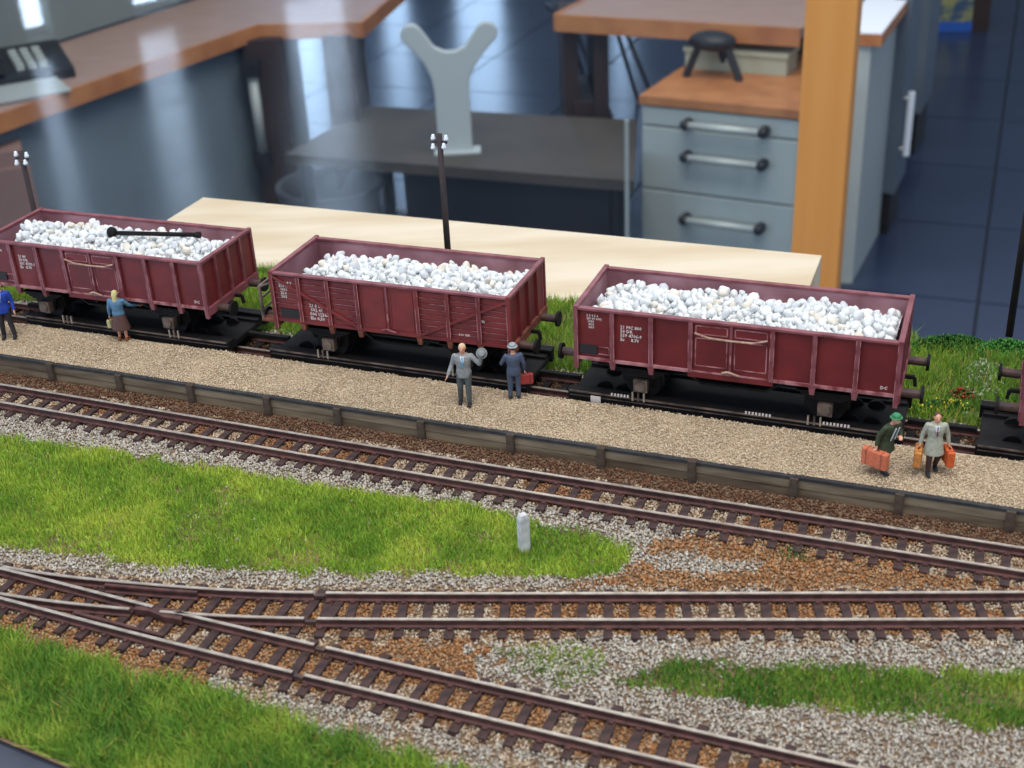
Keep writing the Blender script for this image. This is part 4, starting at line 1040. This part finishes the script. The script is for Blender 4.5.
def limb(b, pts, rads):
    for (p, q), (r, s_) in zip(zip(pts[:-1], pts[1:]), zip(rads[:-1], rads[1:])): b.cyl(p, q, r, s_, 12)
    for p, r in zip(pts, rads): b.ell(p, (r, r, r), 12, 8)
def hand(b, wr, d, side, grip=False):
    d = Vector(d).normalized(); wr = Vector(wr); a = Vector((0, -1, 0)) if abs(d.y) < .8 else Vector((0, 0, 1))
    wv = d.cross(a).normalized(); fw = wv.cross(d).normalized()
    pc_ = wr + d * .05
    for k in (-1, 0, 1): b.cyl(wr + fw * k * .018, wr + d * .085 + fw * k * .026, .019, .017, 8)
    for k, ln in enumerate((.068, .08, .076, .058)):
        o_ = (k - 1.5) * .0215; p0 = wr + d * .08 + fw * o_; bend = wv * side * (.55 if grip else .2)
        p1 = p0 + (d + bend * .6).normalized() * ln * .5; p2 = p1 + (d + bend * (3 if grip else 1.2)).normalized() * ln * .5
        b.cyl(p0, p1, .0105, .01, 8); b.cyl(p1, p2, .01, .0085, 8); b.ell(p1, (.0102,) * 3, 8, 5); b.ell(p2, (.0086,) * 3, 8, 5)
    t0 = wr + d * .03 - fw * .03; t1 = t0 + (d * .5 - fw * .8).normalized() * .04; t2 = t1 + (d - fw * .2).normalized() * .03
    b.cyl(t0, t1, .014, .012, 8); b.cyl(t1, t2, .012, .009, 8); b.ell(t2, (.0095,) * 3, 8, 5)
MP = dict(skin=mat('painted_skin', (226, 168, 138), (214, 152, 122), 900, .6))
def clr(n, c): 
    if n not in MP: MP[n] = mat('paint_' + n, c, tuple(int(v * .88) for v in c), 1200, .7)
    return MP[n]
def person(label, loc, rz, arms, legs, jacket, trousers, hair, shoes=('shoe_dark', (34, 36, 46)), lean=0., coat=None, hat=None, shirt=None, tie=None, sc=1., skirt=None, longhair=False, grips=(False, False), headturn=0., scarf=None):
    """figure faces -y; arms = ((elbow, wrist), (elbow, wrist)) for x<0 and x>0"""
    t = thing('person', label, 'person', (loc[0], loc[1], loc[2]), rz); t.scale = (sc * 1.14, sc * 1.14, sc)
    def ln(p): # lean upper body forward above the hips
        z = p[2]
        if z <= .92 or lean == 0: return Vector(p)
        return Vector((p[0], p[1] - math.sin(lean) * (z - .92), .92 + (z - .92) * math.cos(lean)))
    body = MB()
    # head, neck and face
    hc = ln((0, -.015, 1.635))
    body.ell(hc, (.078, .095, .118), 18, 12); body.ell(hc + Vector((0, -.035, -.06)), (.055, .055, .05), 14, 9)
    body.cyl(ln((0, .01, 1.42)), ln((0, 0, 1.57)), .058, .055, 14)
    body.cyl(hc + Vector((0, -.085, .02)), hc + Vector((0, -.118, -.02)), .011, .017, 8)
    body.ell(hc + Vector((0, -.09, -.052)), (.026, .012, .008), 10, 6)
    for s_ in (-1, 1): body.ell(hc + Vector((s_ * .08, .01, 0)), (.012, .024, .034), 10, 7)
    # trunk
    def trunk(b, g, z0=.84):
        R_ = []
        for z, rx, ry in ((z0, .165, .12), (.95, .165, .125), (1.08, .145, .115), (1.2, .165, .125), (1.32, .185, .13), (1.42, .175, .105), (1.47, .09, .075)):
            c = ln((0, .005, z)); R_.append(ring(c, rx + g, ry + g))
        b.loft(R_)
    trunk(body, -.01)
    J = []
    for s_, (el, wr) in zip((-1, 1), arms):
        sh = ln((s_ * .185, .005, 1.40)); el = ln(el); wr = ln(wr); J.append((sh, el, wr))
        limb(body, [sh, el, wr], [.05, .038, .026]); hand(body, wr, wr - el, -s_, grips[0 if s_ < 0 else 1])
    K = []
    for s_, (kn, an) in zip((-1, 1), legs):
        hp = Vector((s_ * .09, 0, .9)); kn = Vector(kn); an = Vector(an); K.append((hp, kn, an))
        limb(body, [hp, kn, an], [.085, .055, .038]); body.ell(an + Vector((0, -.06, -.045)), (.04, .11, .035), 12, 7)
    remeshed(body, 'body', MP['skin'], t, .0085, 1)
    # trousers or skirt
    b = MB()
    if skirt:
        b.loft([ring((0, .0, z), rx, ry, 24) for z, rx, ry in ((.42, .27, .23), (.6, .235, .2), (.8, .2, .165), (.95, .17, .135), (1.0, .15, .12))])
        remeshed(b, 'skirt', clr(*skirt), t, .016)
    else:
        for hp, kn, an in K: limb(b, [hp, kn, an + Vector((0, 0, .02))], [.1, .072, .06])
        b.loft([ring((0, .005, z), rx, ry) for z, rx, ry in ((.82, .17, .125), (.95, .172, .13), (1.03, .155, .12))])
        remeshed(b, 'trousers', clr(*trousers), t, .016)
    # jacket
    b = MB(); trunk(b, .018, .80 if not skirt else .93)
    for sh, el, wr in J: limb(b, [sh, el, el + (wr - el) * .92], [.072, .056, .045])
    if coat:
        b.loft([ring((0, 0, z), rx, ry, 20) for z, rx, ry in ((coat, .24, .19), (.7, .215, .17), (.9, .19, .15), (1.0, .17, .135))])
    remeshed(b, 'coat' if coat else 'jacket', clr(*jacket), t, .015)
    # shoes
    for hp, kn, an in K:
        b = MB(); b.ell(an + Vector((0, -.055, -.045)), (.052, .135, .045), 14, 8); b.ell(an + Vector((0, 0, -.01)), (.05, .055, .06), 12, 7)
        b.box(an.x - .045, an.x + .045, an.y - .17, an.y + .06, an.z - .09, an.z - .07); remeshed(b, 'shoe', clr(*shoes), t, .012)
    up = math.sin(lean)
    if shirt:
        b = MB(); f = [(-.055, 1.44), (.055, 1.44), (.03, 1.3), (0, 1.16), (-.03, 1.3)]
        P_ = [ln((x, -.135 + (.02 if z > 1.4 else 0) - (.016 if 1.2 < z < 1.4 else .008), z)) for x, z in f]; Q_ = [p + Vector((0, .03, 0)) for p in P_]; n = len(f)
        b.add(P_ + Q_, [tuple(range(n)), tuple(range(2 * n - 1, n - 1, -1))] + [(i, n + i, n + (i + 1) % n, (i + 1) % n) for i in range(n)])
        o = b.build('shirt_front', clr(*shirt), t, u=SK)
        if tie:
            b = MB(); p = [ln((0, -.158, 1.43)), ln((0, -.168, 1.3)), ln((0, -.165, 1.17))]; b.bar(p[0], p[1], .022, .012, (0, 1, 0)); b.bar(p[1], p[2], .034, .012, (0, 1, 0)); b.build('tie', clr(*tie), t, u=SK)
    if scarf:
        for s_ in (-1, 1):
            b = MB(); b.bar(ln((s_ * .05, -.16, 1.42)), ln((s_ * .055, -.168, 1.0)), .028, .016, (0, 1, 0)); b.build('scarf_end', clr(*scarf), t, u=SK)
    # hair
    b = MB()
    b.ell(hc + Vector((0, .018, .028)), (.084, .092, .1), 16, 10)
    if longhair: b.loft([ring(ln((0, .06 + .01 * k, 1.64 - .09 * k)), .078 - .006 * k, .045, 14) for k in range(5)][::-1])
    remeshed(b, 'hair', clr(*hair), t, .012)
    b = MB()
    for s_ in (-1, 1): b.ell(hc + Vector((s_ * .03, -.087, .018)), (.009, .008, .006), 8, 5)
    b.build('eyes', clr('eye_dark', (30, 26, 26)), t, u=SK)
    if hat:
        b = MB(); c = hc + Vector((0, 0, .05)); b.lathe([(.125, 0), (.135, .012), (.098, .02), (.092, .08), (.07, .105), (.02, .11)], tuple(c), 20); b.build('hat', clr(*hat), t, u=SK, smooth=False)
    return t
SC = 1.0
st = [((-.1, -.01, .5), (-.1, .01, .1)), ((.1, -.01, .5), (.11, -.02, .1))]
walk = [((-.1, -.1, .5), (-.1, -.1, .1)), ((.1, -.05, .5), (.1, .14, .13))]
down = ((-.25, .02, 1.13), (-.27, -.06, .88)), ((.25, .02, 1.13), (.27, -.06, .88))
PT = GZ + 6.5
def foot(a, b): q = px(a, b, PT); return (q[0], q[1], PT)
# 1 blue jacket, left edge
person('person in bright blue jacket and black trousers at the left edge', foot(10, 337), .15, down, [((-.11, -.02, .5), (-.13, 0, .1)), ((.1, -.02, .5), (.15, -.06, .1))], ('blue', (30, 66, 168)), ('black_cloth', (42, 36, 40)), ('brown_hair', (96, 62, 44)), shirt=('shirt_white', (226, 232, 236)), sc=.98)
# 2 woman
person('person with long blond hair, blue top and brown skirt, seen from behind', foot(124, 340), PI - .15, (((-.3, -.1, 1.2), (-.48, -.26, 1.12)), ((.25, .02, 1.13), (.28, -.02, .88))), st, ('light_blue', (92, 132, 162)), None, ('blond', (214, 204, 136)), shoes=('shoe_orange', (158, 84, 44)), skirt=('skirt_brown', (92, 62, 54)), longhair=True, sc=.88)
# 3 man grey suit raising a hat
p3_ = foot(466, 403)
person('person in pale grey suit, light hair, raising a grey hat, facing camera', p3_, -.1, (((-.27, .02, 1.13), (-.36, -.1, .9)), ((.38, -.06, 1.2), (.44, -.12, 1.46))), [((-.1, -.03, .5), (-.12, .05, .1)), ((.09, -.06, .5), (.1, -.08, .1))], ('suit_grey', (150, 152, 150)), ('trouser_grey', (84, 92, 92)), ('hair_pale', (224, 206, 170)), shirt=('shirt_white', (226, 232, 236)), tie=('tie_blue', (100, 170, 214)), grips=(False, True), sc=.95)
# 4 man slate suit from behind
p4_ = foot(515, 398)
person('person in slate blue suit and pale hat, seen from behind', p4_, PI + .12, (((-.26, .02, 1.13), (-.28, -.04, .88)), ((.3, -.04, 1.16), (.2, -.24, 1.22))), st, ('slate', (78, 90, 112)), ('slate_trouser', (78, 90, 112)), ('brown_hair', (96, 62, 44)), hat=('hat_pale', (166, 176, 178)), grips=(True, False), sc=.86)
# 5 man green coat
p5_ = foot(883, 470)
person('person in dark green coat and green hat leaning forward', p5_, .5, (((-.26, .04, 1.13), (-.3, -.02, .86)), ((.27, -.06, 1.14), (.08, -.26, 1.16))), [((-.1, -.08, .5), (-.1, -.1, .1)), ((.1, 0, .5), (.1, .12, .11))], ('coat_green', (62, 74, 48)), ('trouser_green', (56, 58, 44)), ('brown_hair', (96, 62, 44)), coat=.62, hat=('hat_green', (60, 140, 92)), lean=.3, scarf=('shirt_white', (226, 232, 236)), grips=(True, True), sc=.88)
# 6 man cream coat
p6_ = foot(931, 472)
person('person in pale grey overcoat and dark red tie walking towards the camera', p6_, -.12, (((-.27, .03, 1.13), (-.31, 0, .88)), ((.27, .03, 1.13), (.31, 0, .88))), walk, ('coat_pale', (176, 178, 158)), ('trouser_brown', (70, 46, 44)), ('hair_dark', (90, 64, 56)), coat=.58, shirt=('shirt_white', (226, 232, 236)), tie=('tie_red', (120, 60, 80)), grips=(True, True), sc=.86)

def case(name, label, cat, wp, rz, w_, h_, d_, col, soft=0):
    """hand luggage; wp = world mm of the grip, built at life size"""
    t = thing(name, label, cat, (wp[0], wp[1], wp[2] - (h_ + .06) * SK * 1000), rz)
    MB().box(-w_ / 2, w_ / 2, -d_ / 2, d_ / 2, 0, h_).build('shell', clr(*col), t, u=SK, bevel=.025)
    b = MB(); b.tube([(-.07, 0, h_), (-.06, 0, h_ + .05), (.06, 0, h_ + .05), (.07, 0, h_)], .012, 6); b.build('grip', clr('grip_brown', (70, 44, 36)), t, u=SK)
    for x in (-w_ * .3, w_ * .3): MB().box(x - .015, x + .015, -d_ / 2 - .008, d_ / 2 + .008, 0.005, h_ + .006).build('strap', clr(col[0] + '_strap', tuple(int(v * .8) for v in col[1])), t, u=SK)
    return t
def gripat(p, rz, lx, ly, lz, lean=0, sc=1):
    if lean and lz > .92: ly, lz = ly - math.sin(lean) * (lz - .92), .92 + (lz - .92) * math.cos(lean)
    c, s_ = math.cos(rz), math.sin(rz); k = SK * 1000 * sc; lx *= 1.14; ly *= 1.14
    return (p[0] + (lx * c - ly * s_) * k, p[1] + (lx * s_ + ly * c) * k, p[2] + lz * k)
case('suitcase', 'large salmon orange suitcase held by the person in green', 'suitcase', gripat(p5_, .5, -.31, -.03, .79, sc=.88), .75 - PI / 2, .62, .4, .18, ('salmon', (222, 120, 84)))
case('suitcase', 'ochre suitcase in the left side hand of the person in the pale overcoat', 'suitcase', gripat(p6_, -.12, -.33, -.01, .80, sc=.86), -.12 + PI / 2 - .25, .5, .38, .16, ('ochre', (206, 134, 62)))
case('suitcase', 'bright orange suitcase in the right side hand of the person in the pale overcoat', 'suitcase', gripat(p6_, -.12, .33, -.01, .80, sc=.86), -.12 + PI / 2 + .1, .46, .38, .16, ('orange', (216, 96, 40)))
case('briefcase', 'red briefcase held by the person in the slate suit', 'briefcase', gripat(p4_, PI + .12, -.29, -.06, .80, sc=.86), .05, .42, .28, .12, ('case_red', (164, 56, 50)))
case('handbag', 'pale yellow handbag held by the person with long blond hair', 'bag', gripat(foot(124, 340), PI - .15, .29, -.03, .80, sc=.88), 1.1, .26, .24, .1, ('bag_yellow', (200, 194, 140)))
hq = gripat(p3_, -.1, .46, -.16, 1.56, sc=.95)
ht = thing('hat', 'grey brimmed hat lifted by the person in the pale grey suit', 'hat', hq, 0)
MB().lathe([(.13, 0), (.14, .012), (.1, .02), (.092, .08), (.07, .11), (.02, .115)], (0, 0, 0), 20).build('crown', clr('hat_grey', (140, 144, 144)), ht, u=SK)
MB().lathe([(.101, .02), (.103, .02), (.101, .04), (.099, .04)], (0, 0, 0), 20).build('hat_band', clr('hat_band', (90, 94, 96)), ht, u=SK)
ht.rotation_euler = (math.radians(65), 0, -.1)
